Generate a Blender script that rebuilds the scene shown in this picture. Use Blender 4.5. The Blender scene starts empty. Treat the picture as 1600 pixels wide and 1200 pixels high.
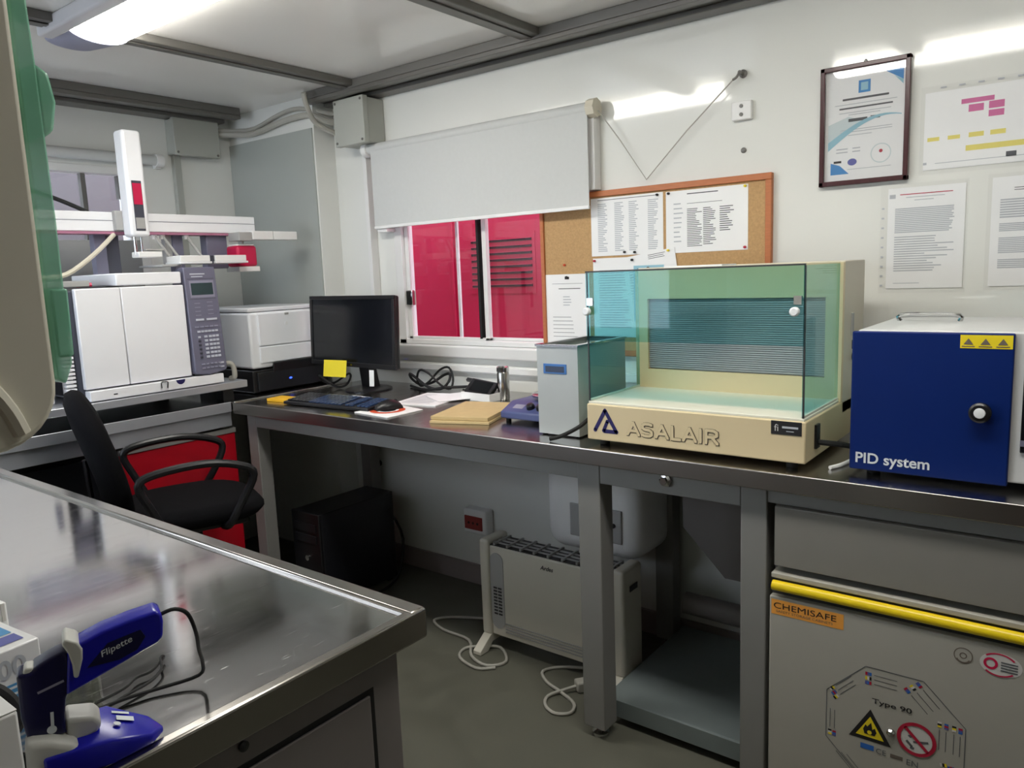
import bpy, bmesh, math, random
from mathutils import Vector, Matrix, Euler
random.seed(7)
S = bpy.context.scene
C = S.collection
PI = math.pi

# ------------------------------------------------------------------ camera
cam = bpy.data.cameras.new('camera')
cam.sensor_width = 36.0
cam.lens = 1195.4 / 1600 * 36
cam.clip_start = 0.02
camo = bpy.data.objects.new('camera', cam)
C.objects.link(camo)
yaw, pitch, roll = -0.66306, -0.14704, -0.03976
fw = Vector((math.sin(yaw) * math.cos(pitch), math.cos(yaw) * math.cos(pitch), math.sin(pitch)))
r0 = Vector((math.cos(yaw), -math.sin(yaw), 0))
u0 = r0.cross(fw)
rt = r0 * math.cos(roll) + u0 * math.sin(roll)
up = u0 * math.cos(roll) - r0 * math.sin(roll)
mw = Matrix((rt, up, -fw)).transposed().to_4x4()
mw.translation = (0, 0, 1.4)
camo.matrix_world = mw
S.camera = camo

# ------------------------------------------------------------------ world, exposure
w = bpy.data.worlds.new('overcast_sky')
S.world = w
w.use_nodes = True
nt = w.node_tree
bg = nt.nodes['Background']
bg.inputs[0].default_value = (0.80, 0.89, 1.0, 1)
bg.inputs[1].default_value = 6.0
S.view_settings.view_transform = 'Standard'
S.view_settings.look = 'None'
S.view_settings.gamma = 1
S.view_settings.use_curve_mapping = False
S.view_settings.exposure = 0.33
LAMP = 17.0

# ------------------------------------------------------------------ helpers
def lin(c):
    r = []
    for v in c:
        v = v / 255.0
        r.append(v / 12.92 if v <= 0.04045 else ((v + 0.055) / 1.055) ** 2.4)
    return tuple(r)

MATS = {}
def mat(name, rgb, rough=0.5, metal=0.0, var=0.05, scale=14.0, bump=0.0, bscale=200.0, coat=0.0,
        stretch=None, rvar=0.0, emit=0.0, spec=0.5):
    m = bpy.data.materials.new(name)
    m.use_nodes = True
    n = m.node_tree.nodes
    l = m.node_tree.links
    b = n['Principled BSDF']
    c = lin(rgb)
    b.inputs['Roughness'].default_value = rough
    b.inputs['Metallic'].default_value = metal
    b.inputs['Specular IOR Level'].default_value = spec
    b.inputs['Coat Weight'].default_value = coat
    b.inputs['Coat Roughness'].default_value = 0.08
    tc = n.new('ShaderNodeTexCoord')
    mp = n.new('ShaderNodeMapping')
    if stretch:
        mp.inputs['Scale'].default_value = stretch
    l.new(tc.outputs['Object'], mp.inputs['Vector'])
    nz = n.new('ShaderNodeTexNoise')
    nz.inputs['Scale'].default_value = scale
    nz.inputs['Detail'].default_value = 4
    l.new(mp.outputs[0], nz.inputs['Vector'])
    mx = n.new('ShaderNodeMix')
    mx.data_type = 'RGBA'
    lo = [max(0, v * (1 - var * 1.6)) for v in c]
    hi = [min(1, v * (1 + var * 1.6)) for v in c]
    mx.inputs[6].default_value = (*lo, 1)
    mx.inputs[7].default_value = (*hi, 1)
    l.new(nz.outputs[0], mx.inputs[0])
    l.new(mx.outputs[2], b.inputs['Base Color'])
    if rvar:
        mr = n.new('ShaderNodeMapRange')
        mr.inputs[1].default_value = 0.3
        mr.inputs[2].default_value = 0.7
        mr.inputs[3].default_value = max(0.02, rough - rvar)
        mr.inputs[4].default_value = rough + rvar
        l.new(nz.outputs[0], mr.inputs[0])
        l.new(mr.outputs[0], b.inputs['Roughness'])
    if bump:
        n2 = n.new('ShaderNodeTexNoise')
        n2.inputs['Scale'].default_value = bscale
        l.new(mp.outputs[0], n2.inputs['Vector'])
        bp = n.new('ShaderNodeBump')
        bp.inputs['Strength'].default_value = bump
        bp.inputs['Distance'].default_value = 0.002
        l.new(n2.outputs[0], bp.inputs['Height'])
        l.new(bp.outputs[0], b.inputs['Normal'])
    if emit:
        b.inputs['Emission Color'].default_value = (*c, 1)
        b.inputs['Emission Strength'].default_value = emit
    MATS[name] = m
    return m

def glassmat(name, tint, ior=1.45, rough=0.0):
    m = bpy.data.materials.new(name)
    m.use_nodes = True
    n = m.node_tree.nodes
    l = m.node_tree.links
    n.remove(n['Principled BSDF'])
    out = n['Material Output']
    t = n.new('ShaderNodeBsdfTransparent')
    nz = n.new('ShaderNodeTexNoise')
    nz.inputs['Scale'].default_value = 3
    mx = n.new('ShaderNodeMix')
    mx.data_type = 'RGBA'
    mx.inputs[6].default_value = (*[v * 0.98 for v in tint], 1)
    mx.inputs[7].default_value = (*tint, 1)
    l.new(nz.outputs[0], mx.inputs[0])
    l.new(mx.outputs[2], t.inputs[0])
    g = n.new('ShaderNodeBsdfGlossy')
    g.inputs['Roughness'].default_value = rough
    fr = n.new('ShaderNodeFresnel')
    # same reflectance on both faces of the pane
    ge = n.new('ShaderNodeNewGeometry')
    mr = n.new('ShaderNodeMapRange')
    mr.inputs[3].default_value = ior
    mr.inputs[4].default_value = 1.0 / ior
    l.new(ge.outputs['Backfacing'], mr.inputs[0])
    l.new(mr.outputs[0], fr.inputs[0])
    ms = n.new('ShaderNodeMixShader')
    l.new(fr.outputs[0], ms.inputs[0])
    l.new(t.outputs[0], ms.inputs[1])
    l.new(g.outputs[0], ms.inputs[2])
    l.new(ms.outputs[0], out.inputs[0])
    MATS[name] = m
    return m

class Fr:
    """a flat frame: origin o, axes u and v, normal n = u x v"""
    def __init__(s, o, u, v):
        s.o = Vector(o); s.u = Vector(u).normalized(); s.v = Vector(v).normalized(); s.n = s.u.cross(s.v)
    def p(s, a, b, c=0.0):
        return s.o + s.u * a + s.v * b + s.n * c

def FY(y):   # facing -Y, coordinates are world x and z
    return Fr((0, y, 0), (1, 0, 0), (0, 0, 1))
def FX(x):   # facing +X, coordinates are world y and z
    return Fr((x, 0, 0), (0, 1, 0), (0, 0, 1))
def FZ(z):   # facing up, coordinates are world x and y
    return Fr((0, 0, z), (1, 0, 0), (0, 1, 0))

class MB:
    def __init__(s):
        s.v = []; s.f = []
    def add(s, vs, fs):
        k = len(s.v)
        s.v += [Vector(p) for p in vs]
        s.f += [tuple(i + k for i in f) for f in fs]
        return s
    def box(s, x0, x1, y0, y1, z0, z1):
        vs = [(x, y, z) for z in (z0, z1) for y in (y0, y1) for x in (x0, x1)]
        return s.add(vs, [(0, 2, 3, 1), (4, 5, 7, 6), (0, 1, 5, 4), (2, 6, 7, 3), (0, 4, 6, 2), (1, 3, 7, 5)])
    def fbox(s, fr, a0, a1, b0, b1, c0, c1):
        vs = [fr.p(a, b, c) for c in (c0, c1) for b in (b0, b1) for a in (a0, a1)]
        return s.add(vs, [(0, 2, 3, 1), (4, 5, 7, 6), (0, 1, 5, 4), (2, 6, 7, 3), (0, 4, 6, 2), (1, 3, 7, 5)])
    def rect(s, fr, a0, a1, b0, b1, c=0):
        return s.add([fr.p(a0, b0, c), fr.p(a1, b0, c), fr.p(a1, b1, c), fr.p(a0, b1, c)], [(0, 1, 2, 3)])
    def poly(s, fr, pts, c=0):
        return s.add([fr.p(a, b, c) for a, b in pts], [tuple(range(len(pts)))])
    def line(s, fr, a0, b0, a1, b1, wd, c=0):
        d = Vector((a1 - a0, b1 - b0)); L = d.length or 1; q = Vector((-d.y, d.x)) / L * wd / 2
        return s.poly(fr, [(a0 - q.x, b0 - q.y), (a1 - q.x, b1 - q.y), (a1 + q.x, b1 + q.y), (a0 + q.x, b0 + q.y)], c)
    def prism(s, fr, pts, c0, c1):
        n = len(pts)
        vs = [fr.p(a, b, c0) for a, b in pts] + [fr.p(a, b, c1) for a, b in pts]
        fs = [tuple(range(n - 1, -1, -1)), tuple(range(n, 2 * n))]
        fs += [(i, (i + 1) % n, n + (i + 1) % n, n + i) for i in range(n)]
        return s.add(vs, fs)
    def disc(s, fr, a, b, r, c=0, n=24, r2=None):
        return s.poly(fr, [(a + r * math.cos(2 * PI * i / n), b + (r2 or r) * math.sin(2 * PI * i / n)) for i in range(n)], c)
    def ring(s, fr, a, b, r0, r1, c=0, n=32, t0=0, t1=2 * PI, sq=1.0):
        vs = []
        for i in range(n + 1):
            t = t0 + (t1 - t0) * i / n
            vs += [fr.p(a + r * math.cos(t), b + r * sq * math.sin(t), c) for r in (r0, r1)]
        return s.add(vs, [(2 * i, 2 * i + 1, 2 * i + 3, 2 * i + 2) for i in range(n)])
    def cyl(s, fr, a, b, r, c0, c1, n=24, r1=None):
        r1 = r if r1 is None else r1
        vs = [fr.p(a + r * math.cos(2 * PI * i / n), b + r * math.sin(2 * PI * i / n), c0) for i in range(n)]
        vs += [fr.p(a + r1 * math.cos(2 * PI * i / n), b + r1 * math.sin(2 * PI * i / n), c1) for i in range(n)]
        fs = [tuple(range(n - 1, -1, -1)), tuple(range(n, 2 * n))]
        fs += [(i, (i + 1) % n, n + (i + 1) % n, n + i) for i in range(n)]
        return s.add(vs, fs)
    def lathe(s, fr, a, b, prof, n=28):
        """prof: list of (radius, height along the normal)"""
        vs = []; fs = []
        for r, c in prof:
            vs += [fr.p(a + r * math.cos(2 * PI * i / n), b + r * math.sin(2 * PI * i / n), c) for i in range(n)]
        for k in range(len(prof) - 1):
            fs += [(k * n + i, k * n + (i + 1) % n, (k + 1) * n + (i + 1) % n, (k + 1) * n + i) for i in range(n)]
        fs.append(tuple(range(n - 1, -1, -1)))
        m = (len(prof) - 1) * n
        fs.append(tuple(range(m, m + n)))
        return s.add(vs, fs)
    def tube(s, pts, r, n=8, closed=False, sm=4, flat=1.0):
        pts = [Vector(p) for p in pts]
        if sm > 1:
            q = []
            N = len(pts)
            for i in range(N - 1 if not closed else N):
                p0 = pts[i - 1] if (i > 0 or closed) else pts[0]
                p1 = pts[i]; p2 = pts[(i + 1) % N]
                p3 = pts[(i + 2) % N] if (i + 2 < N or closed) else pts[-1]
                for k in range(sm):
                    t = k / sm
                    q.append(0.5 * ((2 * p1) + (-p0 + p2) * t + (2 * p0 - 5 * p1 + 4 * p2 - p3) * t * t + (-p0 + 3 * p1 - 3 * p2 + p3) * t ** 3))
            if not closed:
                q.append(pts[-1])
            pts = q
        N = len(pts)
        ref = Vector((0, 0, 1))
        vs = []; fs = []
        prev = None
        for i, p in enumerate(pts):
            d = (pts[(i + 1) % N] if (closed or i < N - 1) else p) - (pts[i - 1] if (closed or i > 0) else p)
            d.normalize()
            if prev is None:
                a = d.cross(ref)
                if a.length < 0.05:
                    a = d.cross(Vector((1, 0, 0)))
            else:
                a = prev - d * prev.dot(d)
            a.normalize(); prev = a
            b = d.cross(a)
            vs += [p + a * r * math.cos(2 * PI * k / n) + b * r * flat * math.sin(2 * PI * k / n) for k in range(n)]
        R = N if closed else N - 1
        for i in range(R):
            j = (i + 1) % N
            fs += [(i * n + k, i * n + (k + 1) % n, j * n + (k + 1) % n, j * n + k) for k in range(n)]
        if not closed:
            fs += [tuple(range(n - 1, -1, -1)), tuple(range((N - 1) * n, N * n))]
        return s.add(vs, fs)
    def xf(s, M):
        s.v = [M @ p for p in s.v]
        return s

ORG = {}
def finish(name, me, material, parent):
    if parent is not None:
        o0 = ORG[parent.name]
        off = Vector(o0)
    else:
        xs = [v.co for v in me.vertices]
        off = Vector(((min(p.x for p in xs) + max(p.x for p in xs)) / 2, (min(p.y for p in xs) + max(p.y for p in xs)) / 2, min(p.z for p in xs)))
    me.transform(Matrix.Translation(-off))
    me.materials.append(MATS[material])
    o = bpy.data.objects.new(name, me)
    C.objects.link(o)
    if parent is not None:
        o.parent = parent
        ORG[o.name] = off
    else:
        o.location = off
        ORG[o.name] = off
    return o

def build(mb, name, material, parent=None, bevel=0.0, seg=2, smooth=35, label=None, kind=None):
    me = bpy.data.meshes.new(name)
    me.from_pydata([tuple(p) for p in mb.v], [], mb.f)
    bm = bmesh.new(); bm.from_mesh(me)
    bmesh.ops.recalc_face_normals(bm, faces=[f for f in bm.faces]) if bevel or smooth else None
    bm.faces.index_update(); bm.normal_update()
    if bevel:
        # keep flat faces flat: only the bevel strips and the faces of curved outlines are shaded smooth
        curved = set()
        for e in bm.edges:
            if len(e.link_faces) == 2 and math.radians(.5) < e.calc_face_angle(0) <= math.radians(30):
                curved.update(f_.index for f_ in e.link_faces)
        flat_n = {tuple(round(c_, 3) for c_ in f_.normal) for f_ in bm.faces if f_.index not in curved}
        flat_n = [Vector(q) for q in flat_n]
        ed = [e for e in bm.edges if len(e.link_faces) == 2 and e.calc_face_angle(0) > math.radians(30)]
        bmesh.ops.bevel(bm, geom=ed, offset=bevel, segments=seg, profile=0.5, affect='EDGES', clamp_overlap=True)
        bm.normal_update()
        for f_ in bm.faces:
            f_.smooth = not any(f_.normal.dot(q) > .9995 for q in flat_n)
    bm.to_mesh(me); bm.free()
    if smooth:
        if not bevel:
            me.polygons.foreach_set('use_smooth', [True] * len(me.polygons))
            me.set_sharp_from_angle(angle=math.radians(smooth))
    me.update()
    o = finish(name, me, material, parent)
    if label: o['label'] = label
    if kind: o['kind'] = kind
    return o

def flat(mb, name, material, parent, label=None):
    me = bpy.data.meshes.new(name)
    me.from_pydata([tuple(p) for p in mb.v], [], mb.f)
    o = finish(name, me, material, parent)
    if label: o['label'] = label
    return o

def thing(name, label, cat, loc, group=None, kind=None):
    o = bpy.data.objects.new(name, None)
    o.empty_display_size = 0.05
    C.objects.link(o)
    o.location = loc
    ORG[o.name] = Vector(loc)
    if label: o['label'] = label
    if cat: o['category'] = cat
    if group: o['group'] = group
    if kind: o['kind'] = kind
    return o

def tag(o, label, cat, group=None):
    o['label'] = label; o['category'] = cat
    if group: o['group'] = group
    return o

def struct(o):
    o['kind'] = 'structure'
    return o

def spin(t, deg, tilt=None):
    """turn a thing about its base after building it"""
    t.rotation_euler = Euler((math.radians(tilt or 0), 0, math.radians(deg)))

def text(name, s, fr, a, b, material, parent, height=None, width=None, c=0.0006, offset=0.0, extrude=0.0, shear=0.0, label=None, rot=0.0):
    cu = bpy.data.curves.new('t', 'FONT')
    cu.body = s; cu.size = 1.0; cu.offset = offset; cu.extrude = extrude; cu.shear = shear; cu.resolution_u = 4
    ob = bpy.data.objects.new('t', cu)
    C.objects.link(ob)
    bpy.context.view_layer.update()
    dg = bpy.context.evaluated_depsgraph_get()
    me = bpy.data.meshes.new_from_object(ob.evaluated_get(dg))
    bpy.data.objects.remove(ob)
    xs = [v.co.x for v in me.vertices]; ys = [v.co.y for v in me.vertices]
    x0, x1, y0, y1 = min(xs), max(xs), min(ys), max(ys)
    sy = height / (y1 - y0) if height else width / (x1 - x0)
    sx = width / (x1 - x0) if width else sy
    cr, sr = math.cos(rot), math.sin(rot)
    for v in me.vertices:
        px = (v.co.x - x0) * sx; py = (v.co.y - y0) * sy
        v.co = fr.p(a + px * cr - py * sr, b + px * sr + py * cr, c + v.co.z * sx)
    me.materials.clear()
    o = finish(name, me, material, parent)
    if label: o['label'] = label
    return o

# ------------------------------------------------------------------ materials
mat('wall_white', (231, 232, 227), 0.06, var=0.015, scale=3)
mat('ceiling_white', (240, 238, 234), 0.12, var=0.02, scale=3)
mat('panel_grey', (172, 177, 172), 0.3, var=0.03, scale=4)
mat('floor_vinyl', (98, 98, 87), 0.45, var=0.12, scale=9, rvar=0.1)
mat('galvanised', (112, 110, 106), 0.4, 0.3, var=0.03, scale=6)
mat('skirting', (150, 140, 138), 0.5, var=0.04)
mat('steel', (182, 181, 178), 0.24, 1.0, var=0.03, scale=5, stretch=(1, 10, 1), rvar=0.04)
mat('steel_top', (188, 186, 184), 0.10, 1.0, var=0.03, scale=8, stretch=(6, 1.5, 1), rvar=0.02)
def add_scratches(m):
    # worn, rougher streaks across the brushed steel
    n = m.node_tree.nodes; l = m.node_tree.links
    b = n['Principled BSDF']
    base = b.inputs['Roughness'].links[0].from_socket
    tc = n.new('ShaderNodeTexCoord'); mp = n.new('ShaderNodeMapping')
    mp.inputs['Scale'].default_value = (9, 1, 1)
    mp.inputs['Rotation'].default_value = (0, 0, 0.35)
    l.new(tc.outputs['Object'], mp.inputs['Vector'])
    nz = n.new('ShaderNodeTexNoise'); nz.inputs['Scale'].default_value = 26; nz.inputs['Detail'].default_value = 3
    l.new(mp.outputs[0], nz.inputs['Vector'])
    mr = n.new('ShaderNodeMapRange')
    mr.inputs[1].default_value = 0.66; mr.inputs[2].default_value = 0.74; mr.inputs[3].default_value = 0; mr.inputs[4].default_value = 0.16
    l.new(nz.outputs[0], mr.inputs[0])
    ad = n.new('ShaderNodeMath'); ad.operation = 'ADD'
    l.new(base, ad.inputs[0]); l.new(mr.outputs[0], ad.inputs[1])
    l.new(ad.outputs[0], b.inputs['Roughness'])
add_scratches(MATS['steel_top'])
mat('steel_bench', (170, 168, 166), 0.22, 1.0, var=0.03, scale=8, stretch=(6, 1.5, 1), rvar=0.04)
mat('steel_satin', (200, 203, 210), 0.4, 0.7, var=0.02)
mat('steel_edge', (176, 172, 168), 0.27, 1.0, var=0.02)
mat('steel_rim', (160, 156, 150), 0.2, 1.0, var=0.03)
mat('wall_mauve', (104, 88, 86), 0.5, var=0.06, scale=3)
mat('beige_grey', (206, 200, 182), 0.45, var=0.02)
mat('chrome', (200, 200, 200), 0.12, 1.0, var=0.02)
mat('frame_paint', (134, 133, 130), 0.45, var=0.03)
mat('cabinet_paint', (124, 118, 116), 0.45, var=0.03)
mat('filler_shaded', (134, 131, 125), 0.45, var=0.03)  # safety cabinet grey, darkened with the shading under the worktop
mat('safety_paint', (174, 171, 161), 0.4, var=0.02)
mat('white_plastic', (238, 238, 236), 0.35, var=0.015)
mat('white_paint', (232, 233, 234), 0.3, var=0.015)
mat('ivory', (214, 208, 190), 0.45, var=0.02)
mat('box_grey', (176, 178, 170), 0.45, var=0.02)
mat('cable_grey', (176, 174, 165), 0.5, var=0.03)
mat('black_plastic', (22, 22, 25), 0.35, var=0.1)
mat('black_fabric', (13, 13, 16), 0.95, var=0.2, scale=120, bump=0.4, bscale=400, spec=0.15)
mat('black_paint', (28, 29, 34), 0.3, var=0.06)
mat('screen', (14, 17, 22), 0.2, var=0.05)
mat('rubber', (16, 16, 16), 0.7, var=0.1)
mat('blind_cloth', (204, 206, 204), 0.85, var=0.02, scale=60, bump=0.15, bscale=600)
mat('alu_white', (228, 228, 226), 0.3, var=0.01)
mat('cork', (190, 154, 108), 0.9, var=0.16, scale=160, bump=0.4, bscale=300)
mat('oak', (186, 112, 66), 0.5, var=0.12, scale=30, stretch=(1, 6, 6))
mat('paper', (242, 243, 243), 0.7, var=0.01)
mat('paper_glossy', (232, 232, 232), 0.25, var=0.01)
mat('ink', (92, 94, 98), 0.7, var=0.05)
mat('ink_soft', (186, 190, 196), 0.7, var=0.03)
mat('ink_black', (28, 26, 28), 0.6, var=0.05)
mat('mahogany', (74, 40, 44), 0.25, var=0.15, scale=30, stretch=(6, 6, 1))
mat('cert_blue', (64, 140, 205), 0.5, var=0.08)
mat('cert_teal', (150, 196, 212), 0.5, var=0.06)
mat('cert_pale', (208, 220, 222), 0.5, var=0.02)
mat('mark_pink', (206, 110, 158), 0.6, var=0.04)
mat('mark_yellow', (226, 214, 118), 0.6, var=0.04)
mat('note_yellow', (240, 220, 50), 0.7, var=0.03)
mat('pad_yellow', (236, 180, 30), 0.7, var=0.04)
mat('cream', (220, 202, 162), 0.4, var=0.015)
mat('cream_white', (232, 230, 214), 0.4, var=0.015)
mat('filter_mesh', (158, 164, 170), 0.75, var=0.08, scale=90)
mat('logo_blue', (34, 28, 92), 0.4, var=0.04)
mat('letter_outline', (74, 64, 58), 0.6, var=0.03)
mat('outline_grey', (108, 98, 88), 0.6, var=0.03)
mat('pid_blue', (4, 34, 100), 0.45, spec=0.25, var=0.04, bump=0.1, bscale=500)
mat('pid_body', (206, 207, 206), 0.4, var=0.02)
mat('letter_white', (216, 222, 226), 0.5, var=0.02)
mat('sticker_yellow', (238, 214, 40), 0.4, var=0.03)
mat('sticker_orange', (242, 166, 74), 0.4, var=0.03)
mat('bath_grey', (182, 186, 184), 0.38, 0.1, var=0.02)
mat('lcd_blue', (50, 110, 180), 0.3, var=0.05)
mat('lcd_dark', (24, 46, 78), 0.2, var=0.05)
mat('lcd_green', (42, 66, 70), 0.2, var=0.05)
mat('stirrer_blue', (74, 84, 132), 0.4, var=0.04)
mat('kraft', (200, 176, 128), 0.75, var=0.06, scale=40)
mat('gc_white', (246, 247, 250), 0.28, var=0.01)
mat('gc_slate', (112, 112, 132), 0.42, var=0.04)
mat('gc_dark', (64, 66, 78), 0.45, var=0.05)
mat('key_pale', (200, 204, 216), 0.5, var=0.03)
mat('key_dim', (146, 146, 166), 0.5, var=0.03)
mat('crimson', (200, 24, 74), 0.3, var=0.04)
mat('pink_soft', (176, 116, 142), 0.4, var=0.04)
mat('red_panel', (178, 12, 32), 0.35, var=0.04)
mat('printer_white', (240, 243, 247), 0.28, var=0.015)
mat('led_blue', (40, 70, 255), 0.4, emit=4)
mat('key_sheen', (52, 70, 104), 0.3, var=0.3)  # bluish reflection on glossy black keys, put into the colour
mat('orange_red', (206, 80, 46), 0.6, var=0.05)
mat('tape_yellow', (246, 214, 30), 0.3, var=0.03)
mat('sign_red', (178, 24, 56), 0.5, var=0.04)
mat('sign_white', (212, 210, 206), 0.5, var=0.02)
mat('eu_blue', (44, 104, 186), 0.5, var=0.03)
mat('pipette_blue', (24, 24, 168), 0.26, var=0.08, scale=10)
mat('pipette_dark', (14, 14, 62), 0.3, var=0.08)
mat('stand_grey', (196, 196, 190), 0.45, var=0.02)
mat('carton_blue', (70, 140, 190), 0.5, var=0.06)
mat('carton_navy', (88, 92, 160), 0.5, var=0.04)
mat('dispenser', (244, 239, 222), 0.4, var=0.02)
mat('outside_red', (168, 9, 58), 0.5, var=0.04, scale=2)
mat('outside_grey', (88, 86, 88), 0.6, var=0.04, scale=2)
mat('outside_ground', (170, 168, 162), 0.9, var=0.1)
mat('louvre_dark', (46, 14, 26), 0.7, var=0.05)
mat('shelf_metal', (132, 142, 142), 0.4, 0.3, var=0.05)
mat('heater_white', (212, 208, 194), 0.4, var=0.015)
mat('heater_grey', (168, 168, 166), 0.45, var=0.02)
mat('grille_dark', (50, 50, 52), 0.5, var=0.05)
mat('socket_red', (150, 60, 56), 0.5, var=0.05)
mat('lamp_body', (206, 206, 210), 0.4, var=0.01)
mat('lamp_cap', (150, 152, 176), 0.4, var=0.02)
mat('lamp_glow', (255, 252, 244), 0.5, emit=LAMP, var=0.0)
mat('knob_white', (236, 238, 240), 0.3, var=0.01)
glassmat('window_glass', (0.97, 0.97, 0.98))
glassmat('picture_glass', (0.98, 0.98, 0.98), 1.5)
glassmat('teal_glass', (0.66, 0.88, 0.90), 1.3)
mat('green_plastic', (168, 240, 208), 0.22, var=0.06).node_tree.nodes['Principled BSDF'].inputs['Alpha'].default_value = 0.68
glassmat('clear_glass', (0.93, 0.94, 0.90), 1.45)
glassmat('sleeve', (0.995, 0.995, 0.995), 1.15, 0.1)

# ================================================================== ROOM
XL, XR, YF, YB, ZC = -3.66, 1.9, -0.55, 2.5, 2.24
struct(build(MB().box(XL - .08, XR + .08, YF - .08, YB + .08, -0.1, 0), 'floor', 'floor_vinyl'))
struct(build(MB().box(XL - .08, XR + .08, YF - .08, YB + .08, ZC, ZC + .08), 'ceiling', 'ceiling_white'))
WX0, WX1, WZ0, WZ1 = -2.60, -1.66, 1.085, 1.97
m = MB()
m.box(XL - .08, WX0, YB, YB + .08, 0, ZC); m.box(WX1, XR + .08, YB, YB + .08, 0, ZC)
m.box(WX0, WX1, YB, YB + .08, 0, WZ0); m.box(WX0, WX1, YB, YB + .08, WZ1, ZC)
struct(build(m, 'wall_back', 'wall_white', smooth=0))
LY0, LY1, LZ0, LZ1 = 1.15, 1.90, 1.25, 1.945
m = MB()
m.box(XL - .08, XL, YF, LY0, 0, ZC); m.box(XL - .08, XL, LY1, YB, 0, ZC)
m.box(XL - .08, XL, LY0, LY1, 0, LZ0); m.box(XL - .08, XL, LY0, LY1, LZ1, ZC)
struct(build(m, 'wall_left', 'wall_white', smooth=0))
# wall behind the camera, with the window that lights the instrument corner
GX0, GX1, GZ0, GZ1 = -3.50, -2.02, .98, 2.0
m = MB()
m.box(XL - .08, GX0, YF - .08, YF, 0, ZC); m.box(GX1, XR + .08, YF - .08, YF, 0, ZC)
m.box(GX0, GX1, YF - .08, YF, 0, GZ0); m.box(GX0, GX1, YF - .08, YF, GZ1, ZC)
struct(build(m, 'wall_front', 'wall_mauve', smooth=0))
struct(build(MB().box(XR, XR + .08, YF, YB, 0, ZC), 'wall_right', 'wall_white', smooth=0))
# wall stub that carries the towel dispenser (left of the picture)
struct(build(MB().box(-1.5, -.62, YF, -.05, 0, ZC), 'wall_stub', 'wall_white', smooth=0))
# boxed-in corner with a grey lining panel
wc = thing('wall_corner', None, None, (-3.3, 2.44, 0), kind='structure')
build(MB().box(XL, -2.972, 2.382, YB, 0, ZC), 'casing', 'wall_white', wc, smooth=0)
build(MB().box(XL + .002, -2.982, 2.376, 2.382, .92, 2.095), 'lining_panel', 'panel_grey', wc, smooth=0)
# skirting
struct(build(MB().box(-2.972, -.6, 2.485, 2.5, 0, .09), 'baseboard_back', 'skirting'))
# metal rails under the ceiling
def rail(name, mbs):
    t = thing(name, None, None, mbs[0][1], kind='structure')
    for nm, loc, mb in mbs:
        build(mb, nm, 'galvanised', t, bevel=.003)
rail('trim_1', [('rail_web', (-1, 2.4, 2.19), MB().box(-2.95, XR, 2.32, 2.498, 2.205, 2.24)),
                ('rail_lip', (-1, 2.4, 2.19), MB().box(-2.95, XR, 2.32, 2.36, 2.188, 2.205)),
                ('rail_flange', (-1, 2.4, 2.19), MB().box(-2.95, XR, 2.43, 2.498, 2.188, 2.205))])
rail('trim_2', [('rail_web', (-3.5, 1, 2.19), MB().box(-3.658, -3.42, YF, 2.30, 2.205, 2.24)),
                ('rail_lip', (-3.5, 1, 2.19), MB().box(-3.47, -3.42, YF, 2.30, 2.188, 2.205)),
                ('rail_flange', (-3.5, 1, 2.19), MB().box(-3.658, -3.56, YF, 2.30, 2.188, 2.205))])
for i, x in enumerate((-2.70, -1.715, -.73, .25)):
    rail('trim_%d' % (i + 3), [('beam', (x, 1, 2.2), MB().box(x, x + .085, YF, 2.32, 2.213, 2.24)),
                               ('beam_lip', (x, 1, 2.2), MB().box(x + .03, x + .055, YF, 2.32, 2.208, 2.213))])

# ---- main window
win = thing('window_1', None, None, (-2.13, 2.53, WZ0), kind='structure')
m = MB()
m.box(WX0, WX0 + .045, 2.495, 2.57, WZ0, WZ1); m.box(WX1 - .045, WX1, 2.495, 2.57, WZ0, WZ1)
m.box(WX0, WX1, 2.495, 2.57, WZ0, WZ0 + .022); m.box(WX0, WX1, 2.495, 2.57, WZ1 - .04, WZ1)
build(m, 'window_frame', 'alu_white', win, bevel=.003)
def sash(x0, x1, y):
    m = MB()
    zb, zt = WZ0 + .022, WZ1 - .04
    m.box(x0, x0 + .022, y, y + .02, zb, zt); m.box(x1 - .022, x1, y, y + .02, zb, zt)
    m.box(x0, x1, y, y + .02, zb, zb + .012); m.box(x0, x1, y, y + .02, zt - .02, zt)
    s = build(m, 'sash', 'alu_white', win, bevel=.002)
    build(MB().box(x0 + .02, x1 - .02, y + .008, y + .012, zb + .01, zt - .018), 'pane', 'window_glass', s, smooth=0)
sash(WX0 + .045, -2.075, 2.515)
sash(-2.115, WX1 - .045, 2.54)
build(MB().box(-2.125, -2.113, 2.512, 2.535, WZ0 + .03, WZ1 - .05), 'gasket', 'rubber', win)
build(MB().box(-2.27, -2.258, 2.545, 2.556, WZ0 + .03, WZ1 - .05), 'mullion', 'alu_white', win)
build(MB().box(-2.57, -2.50, 2.505, 2.516, 1.262, 1.325), 'latch', 'cable_grey', win, bevel=.002)
build(MB().box(-2.535, -2.497, 2.485, 2.506, 1.262, 1.33), 'latch_pull', 'chrome', win, bevel=.004)
build(MB().box(-2.62, -1.62, 2.465, 2.50, 1.032, 1.085), 'sill', 'alu_white', win, bevel=.008)
# cable trunking under the sill
tr = thing('cable_trunking', 'white cable trunking running along the wall under the window sill', 'trunking', (-2.0, 2.49, .965))
build(MB().box(-2.9, -1.2, 2.478, 2.5, .968, 1.005), 'channel', 'white_plastic', tr, bevel=.003)
build(MB().box(-2.9, -1.2, 2.472, 2.479, .974, .999), 'lid', 'white_plastic', tr, bevel=.002)

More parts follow.
